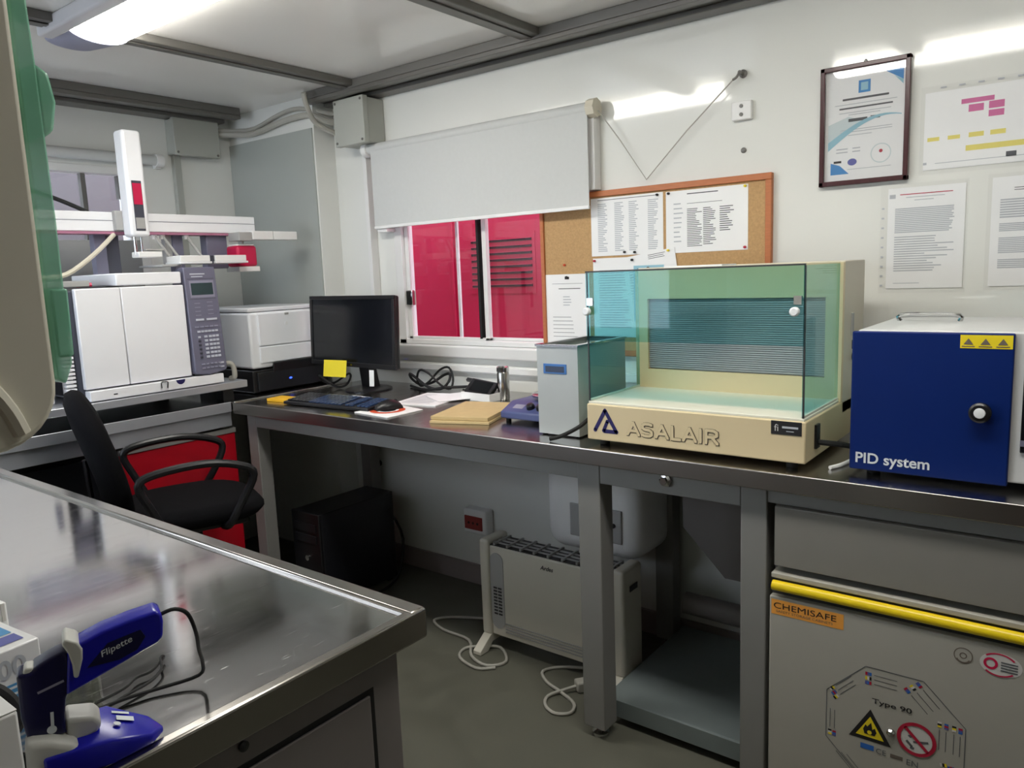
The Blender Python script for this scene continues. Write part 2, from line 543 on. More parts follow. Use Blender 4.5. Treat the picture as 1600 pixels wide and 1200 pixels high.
# ---- window behind the instruments
win = thing('window_2', None, None, (XL - .04, 1.5, LZ0), kind='structure')
m = MB()
m.box(XL - .07, XL + .005, LY0, LY0 + .04, LZ0, LZ1); m.box(XL - .07, XL + .005, LY1 - .09, LY1, LZ0, LZ1)
m.box(XL - .07, XL + .005, LY0, LY1, LZ0, LZ0 + .04); m.box(XL - .07, XL + .005, LY0, LY1, LZ1 - .035, LZ1)
build(m, 'window_frame', 'alu_white', win, bevel=.003)
build(MB().box(XL - .05, XL - .02, 1.625, 1.645, LZ0 + .04, LZ1 - .035), 'mullion', 'galvanised', win)
build(MB().box(XL - .045, XL - .04, LY0 + .03, 1.63, LZ0 + .03, LZ1 - .03), 'pane', 'window_glass', win, smooth=0)
build(MB().box(XL - .035, XL - .03, 1.64, LY1 - .08, LZ0 + .03, LZ1 - .03), 'pane', 'window_glass', win, smooth=0)
build(MB().box(XL - .02, XL + .012, 1.775, 1.80, 1.80, LZ1 - .04), 'latch', 'galvanised', win)
rb = thing('roller_blind', 'rolled-up pale blind tube above the window behind the instruments', 'blind', (XL + .04, 1.55, 1.96))
f = Fr((XL + .035, 0, 1.985), (1, 0, 0), (0, 0, 1))
build(MB().cyl(f, 0, 0, .024, -1.10, -1.95), 'blind_roll', 'blind_cloth', rb)
build(MB().cyl(f, 0, 0, .03, -1.95, -1.985), 'end_cap', 'white_plastic', rb)
build(MB().box(XL, XL + .03, 1.955, 1.98, 1.95, 2.01), 'bracket', 'white_plastic', rb)

# ---- window in the wall behind the camera
win = thing('window_3', None, None, (-2.7, YF - .04, GZ0), kind='structure')
m = MB()
m.box(GX0, GX0 + .04, YF - .07, YF + .005, GZ0, GZ1); m.box(GX1 - .04, GX1, YF - .07, YF + .005, GZ0, GZ1)
m.box(GX0, GX1, YF - .07, YF + .005, GZ0, GZ0 + .04); m.box(GX0, GX1, YF - .07, YF + .005, GZ1 - .04, GZ1)
build(m, 'window_frame', 'alu_white', win, bevel=.003)
build(MB().box(-2.745, -2.705, YF - .05, YF - .02, GZ0 + .04, GZ1 - .04), 'mullion', 'alu_white', win)
build(MB().box(GX0 + .03, -2.74, YF - .04, YF - .036, GZ0 + .03, GZ1 - .03), 'pane', 'window_glass', win, smooth=0)
build(MB().box(-2.71, GX1 - .03, YF - .04, YF - .036, GZ0 + .03, GZ1 - .03), 'pane', 'window_glass', win, smooth=0)

# ---- outside
ow = thing('neighbouring_cabin', 'crimson metal cabin wall with black ventilation slots seen through the window', 'cabin wall', (-2.6, 3.25, 0))
build(MB().box(-5.0, -.3, 3.25, 3.33, 0, 2.9), 'wall_sheet', 'outside_red', ow, smooth=0)
for x in (-3.45, -2.93, -2.245, -1.5):
    build(MB().box(x, x + .018, 3.238, 3.25, 0, 2.9), 'standing_seam', 'outside_red', ow, bevel=.003)
build(MB().box(-2.80, -2.35, 3.246, 3.25, 1.28, 1.60), 'vent_plate', 'outside_red', ow)
for i in range(8):
    z = 1.315 + i * .034
    build(MB().box(-2.78, -2.37, 3.241, 3.247, z, z + .014), 'vent_slot', 'louvre_dark', ow)
    build(MB().add([(-2.78, 3.241, z + .014), (-2.37, 3.241, z + .014), (-2.37, 3.234, z + .012), (-2.78, 3.234, z + .012)], [(0, 1, 2, 3)]), 'vent_hood', 'outside_red', ow, smooth=0)
struct(build(MB().box(-12, 12, -8, 12, -.35, -.3), 'ground', 'outside_ground'))
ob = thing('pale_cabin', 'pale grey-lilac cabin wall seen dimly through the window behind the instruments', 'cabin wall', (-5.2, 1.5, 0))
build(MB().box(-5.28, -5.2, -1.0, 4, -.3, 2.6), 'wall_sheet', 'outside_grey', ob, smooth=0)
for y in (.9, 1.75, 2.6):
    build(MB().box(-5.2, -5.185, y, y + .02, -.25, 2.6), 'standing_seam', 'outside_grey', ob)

# ================================================================== LIGHTS
def ceiling_lamp(x0, x1, label):
    t = thing('ceiling_lamp', label, 'lamp', ((x0 + x1) / 2, 1.275, ZC), group='fluorescent ceiling lamps')
    f = Fr((0, 1.275, 2.228), (0, 1, 0), (0, 0, 1))     # facing +X, a = y offset, b = z offset
    build(MB().box(x0 + .06, x1 - .06, 1.215, 1.335, 2.222, 2.24), 'housing', 'lamp_body', t, bevel=.003)
    build(MB().box(x0 + .10, x1 - .10, 1.128, 1.176, 2.194, 2.24), 'side_skirt', 'lamp_body', t, bevel=.008, seg=3)
    pr = [(-.095, .006)] + [(-.095 * math.cos(PI * i / 14), -.008 - .036 * math.sin(PI * i / 14)) for i in range(15)] + [(.095, .006)]
    build(MB().prism(f, pr, x0 + .20, x1 - .20), 'diffuser', 'lamp_glow', t)
    pc = [(-.1, .008)] + [(-.1 * math.cos(PI * i / 14), -.008 - .038 * math.sin(PI * i / 14)) for i in range(15)] + [(.1, .008)]
    for a, b in ((x0 + .20, x0), (x1 - .20, x1)):
        n = len(pc)
        vs = [f.p(q, r, a) for q, r in pc] + [f.p(q * .82, r * .55, b) for q, r in pc]
        fs = [tuple(range(n)), tuple(range(n, 2 * n))] + [(i, (i + 1) % n, n + (i + 1) % n, n + i) for i in range(n)]
        build(MB().add(vs, fs), 'end_cap', 'lamp_cap', t)
ceiling_lamp(-2.84, -1.29, 'lit fluorescent ceiling lamp above the chair at the top left')
ceiling_lamp(-1.20, .35, 'lit fluorescent ceiling lamp seen only as a streak in the framed certificate')

# ================================================================== FURNITURE
# ---- wall bench
wb = thing('wall_workbench', 'long stainless steel workbench under the window and corkboard', 'workbench', (-1.0, 2.1, 0))
WT0 = .862
m = MB().box(-2.862, 1.3, 1.77, 2.497, .868, .9)
build(m, 'worktop', 'steel_bench', wb, bevel=.002)
build(MB().box(-2.862, 1.3, 1.764, 1.774, .855, .9012), 'front_edge', 'steel_edge', wb, bevel=.003, seg=3)
build(MB().box(-2.872, -2.852, 1.77, 2.38, .888, .906), 'end_rim', 'steel', wb, bevel=.003)
build(MB().box(-2.755, -1.178, 1.80, 1.84, .80, .855), 'apron', 'frame_paint', wb, bevel=.002)
build(MB().box(-.63, 1.3, 1.80, 1.84, .815, .855), 'apron', 'frame_paint', wb, bevel=.002)
def leg(x0, x1, y0, y1):
    l = build(MB().box(x0, x1, y0, y1, .035, .855), 'leg', 'frame_paint', wb, bevel=.003)
    xm, ym = (x0 + x1) / 2, (y0 + y1) / 2
    build(MB().lathe(FZ(0), xm, ym, [(.026, 0), (.026, .01), (.012, .014), (.012, .04)], 16), 'foot', 'chrome', l)
leg(-2.82, -2.755, 1.80, 1.86); leg(-2.82, -2.755, 2.40, 2.46)
leg(-1.177, -1.103, 1.795, 1.865); leg(-1.25, -1.18, 2.41, 2.47)
leg(-.694, -.628, 1.795, 1.865); leg(-.694, -.628, 2.40, 2.46)
build(MB().box(-1.103, -.694, 1.796, 1.86, .795, .854), 'front_rail', 'frame_paint', wb, bevel=.003)
f = FY(1.795)
build(MB().lathe(f, -.897, .835, [(.02, 0), (.018, .006), (.01, .009), (.01, .02), (.004, .02)], 6), 'bolt', 'chrome', wb)
# bottom shelf of the leg frame
sh = build(MB().box(-1.165, -.64, 1.9, 2.46, .05, .082), 'bottom_shelf', 'shelf_metal', wb, bevel=.003)
build(MB().box(-1.165, -.64, 1.893, 1.9, .028, .083), 'shelf_lip', 'shelf_metal', sh, bevel=.001)
# hung panel and pipe behind
bp = MB().prism(FY(2.36), [(-1.117, .862), (-1.117, .50), (-.965, .345), (-.60, .345), (-.60, .862)], 0, -.012)
tag(build(bp, 'sloping_panel', 'cabinet_paint', None, smooth=0), 'grey sheet panel with a slanted lower corner hung behind the leg frame', 'panel')
tag(build(MB().tube([(-1.11, 2.36, .225), (-.655, 2.415, .194)], .038, 18, sm=1), 'drain_pipe', 'cabinet_paint'), 'thick grey drain pipe above the bottom shelf of the workbench', 'pipe')
# filler panel and safety cabinet
tag(build(MB().box(-.607, .5, 1.79, 1.81, .662, .812), 'filler_panel', 'filler_shaded', None, bevel=.002), 'plain pale grey panel under the worktop above the yellow bar', 'panel')
sc = thing('safety_cabinet', 'pale grey flammables safety cabinet with yellow bar handle and octagonal decal', 'cabinet', (-.1, 2.1, 0))
build(MB().box(-.612, .5, 1.80, 2.40, .03, .645), 'body', 'safety_paint', sc, bevel=.002)
dr = build(MB().box(-.613, .5, 1.778, 1.80, .05, .588), 'door', 'safety_paint', sc, bevel=.003)
build(MB().box(-.612, .5, 1.785, 1.80, .632, .645), 'top_strip', 'safety_paint', sc, bevel=.002)
build(MB().box(-.612, .5, 1.797, 1.80, .588, .632), 'handle_recess', 'grille_dark', sc)
build(MB().tube([(-.606, 1.780, .616), (.5, 1.780, .616)], .0125, 16, sm=1), 'bar_handle', 'tape_yellow', sc)
F = FY(1.778)
E = .0006
flat(MB().rect(F, -.608, -.44, .543, .581, E), 'sticker', 'sticker_orange', dr)
text('lettering', 'CHEMISAFE', F, -.602, .559, 'ink_black', dr, height=.015, width=.146, c=.0012)
text('lettering', 'SAFETY STORAGE CABINETS', F, -.596, .549, 'outline_grey', dr, height=.006, width=.132, c=.0012)
cx, cz, R8 = -.33, .325, .1555
o8 = [(cx + R8 * math.cos(PI / 8 + i * PI / 4), cz + R8 * math.sin(PI / 8 + i * PI / 4)) for i in range(8)]
m = MB()
for i in range(8):
    a, b = o8[i], o8[(i + 1) % 8]
    m.line(F, *a, *b, .0018, E)
flat(m, 'octagon_outline', 'ink', dr)
text('lettering', 'Type 90', F, -.374, .380, 'ink_black', dr, height=.016, width=.083, c=.0012, offset=.015)
flat(MB().poly(F, [(-.422, .287), (-.331, .287), (-.3765, .366)], E), 'warning_triangle', 'ink_black', dr)
flat(MB().poly(F, [(-.407, .296), (-.346, .296), (-.3765, .348)], 2 * E), 'triangle_field', 'sticker_yellow', dr)
fl = [(-.388, .303), (-.366, .303), (-.362, .312), (-.366, .322), (-.371, .317), (-.374, .334), (-.382, .322), (-.386, .326), (-.391, .314)]
flat(MB().poly(F, fl, 3 * E), 'flame_symbol', 'ink_black', dr)
flat(MB().disc(F, -.377, .309, .005, 4 * E, 12), 'flame_core', 'sticker_yellow', dr)
flat(MB().disc(F, -.28, .326, .039, E, 32), 'prohibition_sign', 'sign_white', dr)
m = MB()
m.poly(F, [(-.298, .330), (-.288, .336), (-.284, .332), (-.292, .326)], 2 * E)
m.line(F, -.300, .318, -.288, .306, .005, 2 * E); m.line(F, -.286, .318, -.256, .326, .005, 2 * E); m.line(F, -.292, .304, -.284, .302, .006, 2 * E)
flat(m, 'smoking_symbol', 'ink', dr)
m = MB().ring(F, -.28, .326, .032, .040, 3 * E, 32)
m.line(F, -.304, .350, -.256, .302, .007, 3 * E)
flat(m, 'prohibition_ring', 'sign_red', dr)
flat(MB().rect(F, -.396, -.367, .264, .277, E), 'blue_flag', 'eu_blue', dr)
text('lettering', 'CE', F, -.362, .262, 'ink', dr, height=.013, c=.0012)
text('lettering', 'EN', F, -.298, .258, 'ink', dr, height=.014, c=.0012)
flat(MB().rect(F, -.332, -.306, .263, .272, E), 'printed_text', 'outline_grey', dr)
flag_cols = ['sign_red', 'sticker_yellow', 'carton_navy', 'sign_white', 'eu_blue', 'ink_black']
for k, (fx, fz, ang) in enumerate([(-.383, .452, 0), (-.383, .441, 0), (-.383, .43, 0), (-.462, .392, .8), (-.457, .382, .8), (-.452, .373, .8),
                                   (-.302, .437, -.8), (-.291, .447, -.8), (-.279, .457, -.8), (-.236, .378, -1.57), (-.223, .377, -1.57), (-.208, .377, -1.57), (-.196, .376, -1.57),
                                   (-.465, .279, 1.57), (-.455, .278, 1.57), (-.225, .285, .2), (-.21, .283, .2)]):
    for j in range(3):
        c_, s_ = math.cos(ang), math.sin(ang)
        q = MB().poly(F, [(fx + x * c_ - z * s_, fz + x * s_ + z * c_) for x, z in [(-.007 + j * .0045, -.004), (-.0025 + j * .0045, -.004), (-.0025 + j * .0045, .004), (-.007 + j * .0045, .004)]], E)
        flat(q, 'printed_flag', flag_cols[(k + j * 2) % 6], dr)
    if k < 15:
        q = MB()
        c_, s_ = math.cos(ang if k != 13 and k != 14 else 1.57), math.sin(ang if k not in (13, 14) else 1.57)
        q.line(F, fx + .012 * c_, fz + .012 * s_, fx + .06 * c_, fz + .06 * s_, .0014, E)
        flat(q, 'printed_text', 'ink', dr)
m = MB()
for i in range(3):
    flat(MB().line(F, -.45 + i * .012, .235, -.40 + i * .012, .185, .0014, E), 'printed_text', 'ink', dr)
build(MB().lathe(F, -.332, .325, [(.009, 0), (.009, .006), (.006, .01), (.001, .011)], 16), 'lock', 'chrome', dr)
m = MB().ring(F, -.198, .551, .016, .018, E, 28); m.ring(F, -.198, .551, .005, .007, E, 20)
m.ring(F, -.198, .549, .012, .0145, E, 16, PI * 1.15, PI * 1.85)
flat(m, 'round_sticker', 'outline_grey', dr)
flat(MB().disc(F, -.13, .549, .038, E, 28, .026), 'oval_sticker', 'sign_white', dr)
m = MB().ring(F, -.148, .549, .008, .013, 2 * E, 24); m.ring(F, -.133, .549, .030, .034, 2 * E, 20, .6, 2.4, .75); m.ring(F, -.133, .549, .030, .034, 2 * E, 20, 3.9, 5.6, .75)
flat(m, 'oval_emblem', 'crimson', dr)
m = MB()
for i in range(4):
    m.line(F, -.13, .556 - i * .006, -.10, .556 - i * .006, .003, 2 * E)
flat(m, 'printed_text', 'ink', dr)

# ---- bench along the left wall
lb = thing('side_bench', 'steel-edged bench along the left wall carrying the instruments', 'workbench', (-3.25, 1.5, 0))
build(MB().box(XL + .003, -2.876, .72, 2.375, .868, .902), 'worktop', 'steel_top', lb, bevel=.003)
build(MB().box(-2.877, -2.870, .72, 1.765, .862, .904), 'front_edge', 'steel_satin', lb, bevel=.002)
build(MB().box(-3.6, -2.885, .72, 1.77, .800, .862), 'apron', 'steel_satin', lb, bevel=.002)
build(MB().box(-3.6, -3.54, .74, .80, 0, .80), 'leg', 'frame_paint', lb, bevel=.002)
build(MB().box(-3.6, -3.54, 2.3, 2.36, 0, .868), 'leg', 'frame_paint', lb, bevel=.002)
build(MB().box(-2.95, -2.89, .74, .80, 0, .80), 'leg', 'frame_paint', lb, bevel=.002)
rc = thing('red_cabinet', 'red fronted base cabinet under the side bench behind the chair', 'cabinet', (-3.2, 1.58, 0))
build(MB().box(-3.5, -2.915, 1.30, 1.79, .04, .775), 'body', 'frame_paint', rc, bevel=.002)
d = build(MB().box(-2.915, -2.897, 1.305, 1.785, .06, .768), 'door', 'red_panel', rc, bevel=.002)
build(MB().box(-2.915, -2.893, 1.30, 1.79, .769, .79), 'top_strip', 'frame_paint', rc, bevel=.002)
bc = thing('black_cabinet', 'black base cabinet under the side bench left of the red one', 'cabinet', (-3.2, 1.05, 0))
build(MB().box(-3.5, -2.93, .82, 1.29, .04, .79), 'body', 'black_paint', bc, bevel=.002)
build(MB().box(-2.93, -2.912, .825, 1.285, .06, .60), 'door', 'black_paint', bc, bevel=.002)
build(MB().box(-2.93, -2.912, .825, 1.285, .61, .775), 'drawer', 'black_paint', bc, bevel=.002)
# raised plate under the instruments
ip = thing('instrument_plate', 'stainless steel plate raised on blocks under the white instrument', 'plate', (-3.25, 1.35, .9))
build(MB().box(-3.62, -2.90, .84, 1.87, .952, .982), 'plate', 'steel_satin', ip, bevel=.003)
for x in (-3.55, -3.0):
    for y in (.9, 1.78):
        build(MB().box(x, x + .05, y, y + .05, .902, .952), 'support_block', 'black_plastic', ip)

# ---- island bench in the foreground
ib = thing('island_bench', 'stainless steel topped bench with raised rim in the left foreground', 'workbench', (-1.7, .35, 0))
build(MB().box(-2.72, -.794, -.04, .770, .862, .896), 'worktop', 'steel_top', ib, bevel=.002)
build(MB().box(-2.72, -.790, .745, .776, .855, .903), 'rim', 'steel_rim', ib, bevel=.004)
build(MB().box(-.806, -.787, -.04, .776, .855, .902), 'rim', 'steel_rim', ib, bevel=.004)
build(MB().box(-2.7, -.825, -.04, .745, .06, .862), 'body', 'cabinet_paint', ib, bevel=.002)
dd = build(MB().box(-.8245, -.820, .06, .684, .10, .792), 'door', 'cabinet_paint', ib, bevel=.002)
build(MB().lathe(FX(-.825), .478, .825, [(.006, 0), (.007, .005), (.001, .007)], 14), 'knob', 'black_plastic', ib)
build(MB().box(-.8255, -.8245, .05, .694, .09, .80), 'door_gap', 'rubber', ib)
build(MB().box(-2.66, -.87, 0, .70, 0, .06), 'plinth', 'grille_dark', ib)

# ================================================================== ON THE WALLS
# ---- roller blind over the main window
rb = thing('roller_blind', 'white roller blind half lowered over the window with the crimson view', 'blind', (-2.14, 2.45, 1.6))
f = FX(0)
build(MB().cyl(f, 2.455, 1.965, .024, -2.68, -1.515, 24), 'blind_roll', 'blind_cloth', rb)
build(MB().box(-2.655, -1.512, 2.434, 2.4365, 1.622, 1.952), 'blind_sheet', 'blind_cloth', rb)
build(MB().box(-2.655, -1.512, 2.430, 2.441, 1.611, 1.624), 'bottom_bar', 'white_plastic', rb, bevel=.002)
build(MB().cyl(f, 2.455, 1.965, .032, -2.71, -2.68, 24), 'end_cap', 'white_plastic', rb)
build(MB().cyl(f, 2.455, 1.965, .034, -1.515, -1.482, 8), 'end_cap', 'ivory', rb)
build(MB().box(-2.735, -2.712, 2.455, 2.499, 1.02, 1.95), 'side_guide', 'alu_white', rb, bevel=.002)
build(MB().box(-1.525, -1.498, 2.455, 2.499, 1.68, 1.94), 'side_guide', 'alu_white', rb, bevel=.002)
build(MB().box(-2.65, -2.59, 2.442, 2.499, 1.595, 1.61), 'guide_stop', 'white_plastic', rb, bevel=.002)
build(MB().tube([(-1.482, 2.46, 1.955), (-1.40, 2.475, 1.84), (-1.303, 2.48, 1.697), (-1.15, 2.478, 1.84), (-.967, 2.47, 1.99)], .0022, 6, sm=1), 'cord', 'cable_grey', rb)
hk = thing('wall_hook', 'small metal wall hook holding the taut blind cord', 'hook', (-.965, 2.5, 1.985))
f = FY(2.5)
build(MB().lathe(f, -.963, 1.993, [(.013, 0), (.013, .006), (.006, .009), (.006, .035), (.001, .036)], 14), 'peg', 'galvanised', hk)
build(MB().tube([(-.963, 2.466, 1.993), (-.972, 2.463, 1.978), (-.985, 2.468, 1.974)], .004, 8), 'curl', 'galvanised', hk)
sw = thing('wall_switch', 'small square white wall box with two screws beneath the hook', 'switch', (-.963, 2.5, 1.85))
build(MB().box(-.996, -.930, 2.482, 2.5, 1.849, 1.908), 'plate', 'white_plastic', sw, bevel=.004)
for z in (1.866, 1.892):
    build(MB().cyl(FY(2.482), -.963, z, .006, 0, .003, 12), 'screw', 'galvanised', sw)
tag(build(MB().lathe(FY(2.5), -.961, 1.756, [(.009, 0), (.009, .003), (.006, .005), (.001, .005)], 14), 'wall_screw', 'galvanised'), 'single grey screw head in the white wall above the corkboard', 'screw')

# ---- corkboard
cb = thing('corkboard', 'corkboard with brown wooden frame beside the window', 'corkboard', (-1.315, 2.49, 1.07))
build(MB().box(-1.755, -.875, 2.487, 2.498, 1.085, 1.66), 'cork_panel', 'cork', cb)
for a in ((-1.768, -.862, 1.655, 1.676), (-1.768, -.862, 1.07, 1.091), (-1.768, -1.752, 1.091, 1.655), (-.882, -.862, 1.091, 1.655)):
    build(MB().box(a[0], a[1], 2.478, 2.499, a[2], a[3]), 'frame_rail', 'oak', cb, bevel=.002)

def sheet(name, label, x0, x1, z0, z1, y, prints=(), material='paper', rot=0.0, cat='paper', group=None, pins=()):
    t = thing(name, label, cat, ((x0 + x1) / 2, y, (z0 + z1) / 2), group=group)
    build(MB().box(x0, x1, y - .0008, y, z0, z1), 'page', material, t, smooth=0)
    F = FY(y - .0008)
    W, H = x1 - x0, z1 - z0
    by = {}
    for (u0, u1, v0, v1, mt) in prints:
        by.setdefault(mt, MB()).rect(F, x0 + u0 * W, x0 + u1 * W, z0 + v0 * H, z0 + v1 * H, .0004)
    for mt, mb in by.items():
        q_ = flat(mb, 'printed_text', mt, t)
        if len(q_.data.polygons) > 2: q_['kind'] = 'stuff'
    for (u, v, mt) in pins:
        build(MB().lathe(F, x0 + u * W, z0 + v * H, [(.004, 0), (.0045, .004), (.003, .006), (.004, .009), (.001, .010)], 10), 'push_pin', mt, t)
    t.rotation_euler = (0, rot, 0)
    return t
def rows(u0, u1, v1, v0, n, mt, h=.4, jit=.2):
    out = []
    dv = (v1 - v0) / n
    for i in range(n):
        out.append((u0, u1 - random.random() * jit * (u1 - u0), v1 - (i + h) * dv, v1 - i * dv, mt))
    return out
pr = []
for u in (.10, .34, .54, .80):
    pr += rows(u, u + .14, .90, .06, 26, 'ink_soft', .5, .5)
sheet('pinned_sheet', 'landscape list sheet, left of the two wide sheets on the corkboard', -1.537, -1.243, 1.44, 1.65, 2.486, pr + [(.1, .9, .955, .965, 'ink')], pins=((.93, .96, 'ink_black'), (.48, .05, 'ink_black'), (.62, .04, 'ink_black')))
pr = [(.27, .65, .93, .945, 'ink')] + rows(.10, .22, .80, .12, 9, 'ink_soft', .25, .4) + rows(.27, .46, .70, .08, 22, 'ink', .4, .5) + rows(.47, .63, .70, .10, 20, 'ink', .4, .5) + rows(.67, .84, .70, .30, 12, 'ink', .4, .5) + [(.27, .7, .78, .787, 'ink')]
sheet('pinned_sheet', 'landscape table sheet with coloured pins, right of the two wide sheets on the corkboard', -1.232, -.940, 1.438, 1.648, 2.486, pr, pins=((.04, .97, 'ink_black'), (.97, .04, 'sign_red'), (.97, .97, 'sticker_yellow'), (.03, .05, 'sticker_yellow')))
sheet('pinned_sheet', 'upright sheet with sparse lines hanging beside the window below bare cork', -1.752, -1.552, 1.095, 1.378, 2.486,
      [(.45, .55, .93, .965, 'ink_black'), (.15, .85, .87, .874, 'ink'), (.3, .8, .80, .81, 'ink')] + rows(.4, .6, .7, .55, 4, 'ink_soft', .3, .3) + rows(.15, .85, .42, .1, 6, 'ink', .1, .4), pins=((.5, .96, 'ink_black'),))
sheet('pinned_sheet', 'upright sheet seen blue through the teal glass on the corkboard', -1.532, -1.325, 1.14, 1.432, 2.4848,
      rows(.12, .9, .85, .1, 24, 'ink_soft', .4, .4), pins=((.04, .97, 'sign_red'),))
sheet('pinned_sheet', 'crooked sheet overlapping on the corkboard just above the glass hood', -1.39, -1.18, 1.17, 1.445, 2.4836,
      rows(.5, .9, .97, .9, 3, 'ink', .3, .3) + rows(.1, .9, .8, .1, 20, 'ink_soft', .4, .4), rot=-.14, pins=((.2, .95, 'ink_black'),))
sheet('pinned_sheet', 'small blue slip pinned over the sheets behind the teal glass', -1.36, -1.24, 1.20, 1.40, 2.4822,
      rows(.12, .9, .95, .1, 12, 'ink', .3, .4), material='cert_teal', pins=((.5, .95, 'ink_black'),))
tag(build(MB().lathe(FY(2.487), -1.66, 1.413, [(.004, 0), (.005, .005), (.003, .007), (.004, .010), (.001, .011)], 10), 'push_pin', 'orange_red'), 'single reddish push pin in bare cork', 'pin')

# ---- framed certificate
fc = thing('framed_certificate', 'certificate in a dark red-brown frame high on the white wall', 'frame', (-.595, 2.49, 1.61))
x0, x1, z0, z1 = -.718, -.473, 1.614, 1.958
for a in ((x0, x1, z1 - .013, z1), (x0, x1, z0, z0 + .014), (x0, x0 + .0135, z0, z1), (x1 - .0135, x1, z0, z1)):
    build(MB().box(a[0], a[1], 2.478, 2.5, a[2], a[3]), 'frame_rail', 'mahogany', fc, bevel=.002)
pg = build(MB().box(x0 + .01, x1 - .01, 2.491, 2.494, z0 + .01, z1 - .01), 'page', 'paper', fc, smooth=0)
F = FY(2.491)
A0, A1, B0, B1 = x0 + .0135, x1 - .0135, z0 + .014, z1 - .013
def cp(u, v): return (A0 + u * (A1 - A0), B0 + v * (B1 - B0))
def crect(u0, u1, v0, v1, mt, nm='printed_text', c=.0005):
    flat(MB().poly(F, [cp(u0, v0), cp(u1, v0), cp(u1, v1), cp(u0, v1)], c), nm, mt, pg)
flat(MB().poly(F, [cp(.70, .96), cp(.97, .96), cp(.97, .84)], .0005), 'blue_corner', 'cert_blue', pg)
flat(MB().poly(F, [cp(.86, .885), cp(.97, .84), cp(.97, .80)], .0005), 'pale_corner', 'cert_teal', pg)
flat(MB().poly(F, [cp(.08, .06), cp(.32, .06), cp(.20, .14), cp(.08, .17)], .0005), 'blue_corner', 'cert_blue', pg)
m = MB()
n = 14
for i in range(n):
    t0, t1 = i / n, (i + 1) / n
    def sw_(t): return (.04 + .92 * t, .32 + .24 * math.sin(t * PI * .62), .035 * (1 - t) ** 1.2 + .004)
    a, b = sw_(t0), sw_(t1)
    m.poly(F, [cp(a[0], a[1] - a[2]), cp(b[0], b[1] - b[2]), cp(b[0], b[1] + b[2]), cp(a[0], a[1] + a[2])], .0006)
flat(m, 'swoosh', 'cert_teal', pg)
flat(MB().poly(F, [cp(.04, .36), cp(.5, .53), cp(.3, .58), cp(.04, .52)], .0004), 'pale_swoosh', 'cert_pale', pg)
crect(.42, .57, .78, .89, 'cert_blue', 'emblem')
crect(.45, .54, .80, .87, 'cert_teal', 'emblem', .0008)
for (u0, u1, v, hh, mt) in ((.22, .80, .735, .018, 'ink'), (.12, .90, .69, .006, 'ink_soft'), (.18, .85, .655, .014, 'ink'), (.18, .83, .615, .006, 'ink_soft'), (.3, .7, .595, .006, 'ink_soft'),
                            (.30, .54, .545, .028, 'ink'), (.58, .70, .55, .028, 'ink'), (.2, .85, .46, .006, 'ink_soft'), (.2, .85, .44, .006, 'ink_soft'), (.3, .6, .41, .006, 'ink_soft'),
                            (.15, .3, .29, .01, 'ink_soft'), (.15, .3, .26, .01, 'ink_soft'), (.36, .46, .29, .01, 'ink_soft'), (.36, .46, .26, .01, 'ink_soft'), (.3, .85, .10, .005, 'ink_soft'), (.12, .22, .175, .02, 'ink_black')):
    crect(u0, u1, v - hh / 2, v + hh / 2, mt)
c_ = cp(.36, .165); flat(MB().disc(F, c_[0], c_[1], .013, .0006, 20, .010), 'seal', 'carton_navy', pg)
c_ = cp(.72, .22); flat(MB().ring(F, c_[0], c_[1], .025, .028, .0006, 28), 'stamp', 'cert_pale', pg)
flat(MB().disc(F, c_[0], c_[1] + .006, .005, .0007, 12), 'stamp_mark', 'sign_red', pg)
build(MB().box(x0 + .0125, x1 - .0125, 2.485, 2.4875, z0 + .0125, z1 - .0125), 'glass', 'picture_glass', fc, smooth=0)
build(MB().tube([(-.60, 2.492, z1 - .002), (-.595, 2.49, z1 + .008), (-.59, 2.492, z1 - .002)], .002, 6), 'hanging_ring', 'galvanised', fc)

# ---- sheets right of it
t = sheet('wall_notice', 'landscape chart sheet with pink and yellow boxes in a clear sleeve', -.437, -.14, 1.635, 1.845, 2.4985,
          [(.30, .56, .80, .86, 'mark_pink'), (.36, .48, .69, .78, 'mark_pink'), (.52, .64, .70, .79, 'mark_pink'), (.52, .64, .60, .68, 'mark_pink'),
           (.03, .13, .37, .42, 'mark_yellow'), (.20, .30, .37, .42, 'mark_yellow'), (.37, .49, .37, .43, 'mark_yellow'), (.54, .66, .37, .43, 'mark_yellow'), (.35, .9, .20, .27, 'mark_yellow'),
           (.0, .03, .07, .10, 'ink_soft'), (.1, .9, .075, .083, 'ink_soft'), (.67, .75, .075, .14, 'ink')])
build(MB().box(-.447, -.13, 2.4966, 2.497, 1.622, 1.862), 'sleeve', 'sleeve', t, smooth=0)
for i in range(6):
    flat(MB().rect(FY(2.4965), -.40 + i * .045, -.385 + i * .045, 1.853, 1.857, 0), 'sleeve_hole', 'ink_soft', t)
pr = [(.02, .10, .90, .94, 'ink_soft'), (.16, .84, .93, .938, 'sign_red'), (.24, .74, .90, .907, 'ink_soft'), (.35, .6, .87, .877, 'ink_soft')] + rows(.10, .88, .80, .55, 14, 'ink_soft', .6, .1) + rows(.10, .88, .52, .16, 15, 'ink_soft', .45, .6) + [(.1, .45, .05, .056, 'ink_soft')]
t = sheet('wall_notice', 'upright typed notice in a punched sleeve right below the framed certificate', -.525, -.327, 1.303, 1.592, 2.4985, pr)
build(MB().box(-.545, -.320, 2.4966, 2.497, 1.290, 1.603), 'sleeve', 'sleeve', t, smooth=0)
for i in range(9):
    flat(MB().rect(FY(2.4965), -.541, -.534, 1.31 + i * .028, 1.315 + i * .028, 0), 'sleeve_hole', 'ink_soft', t)
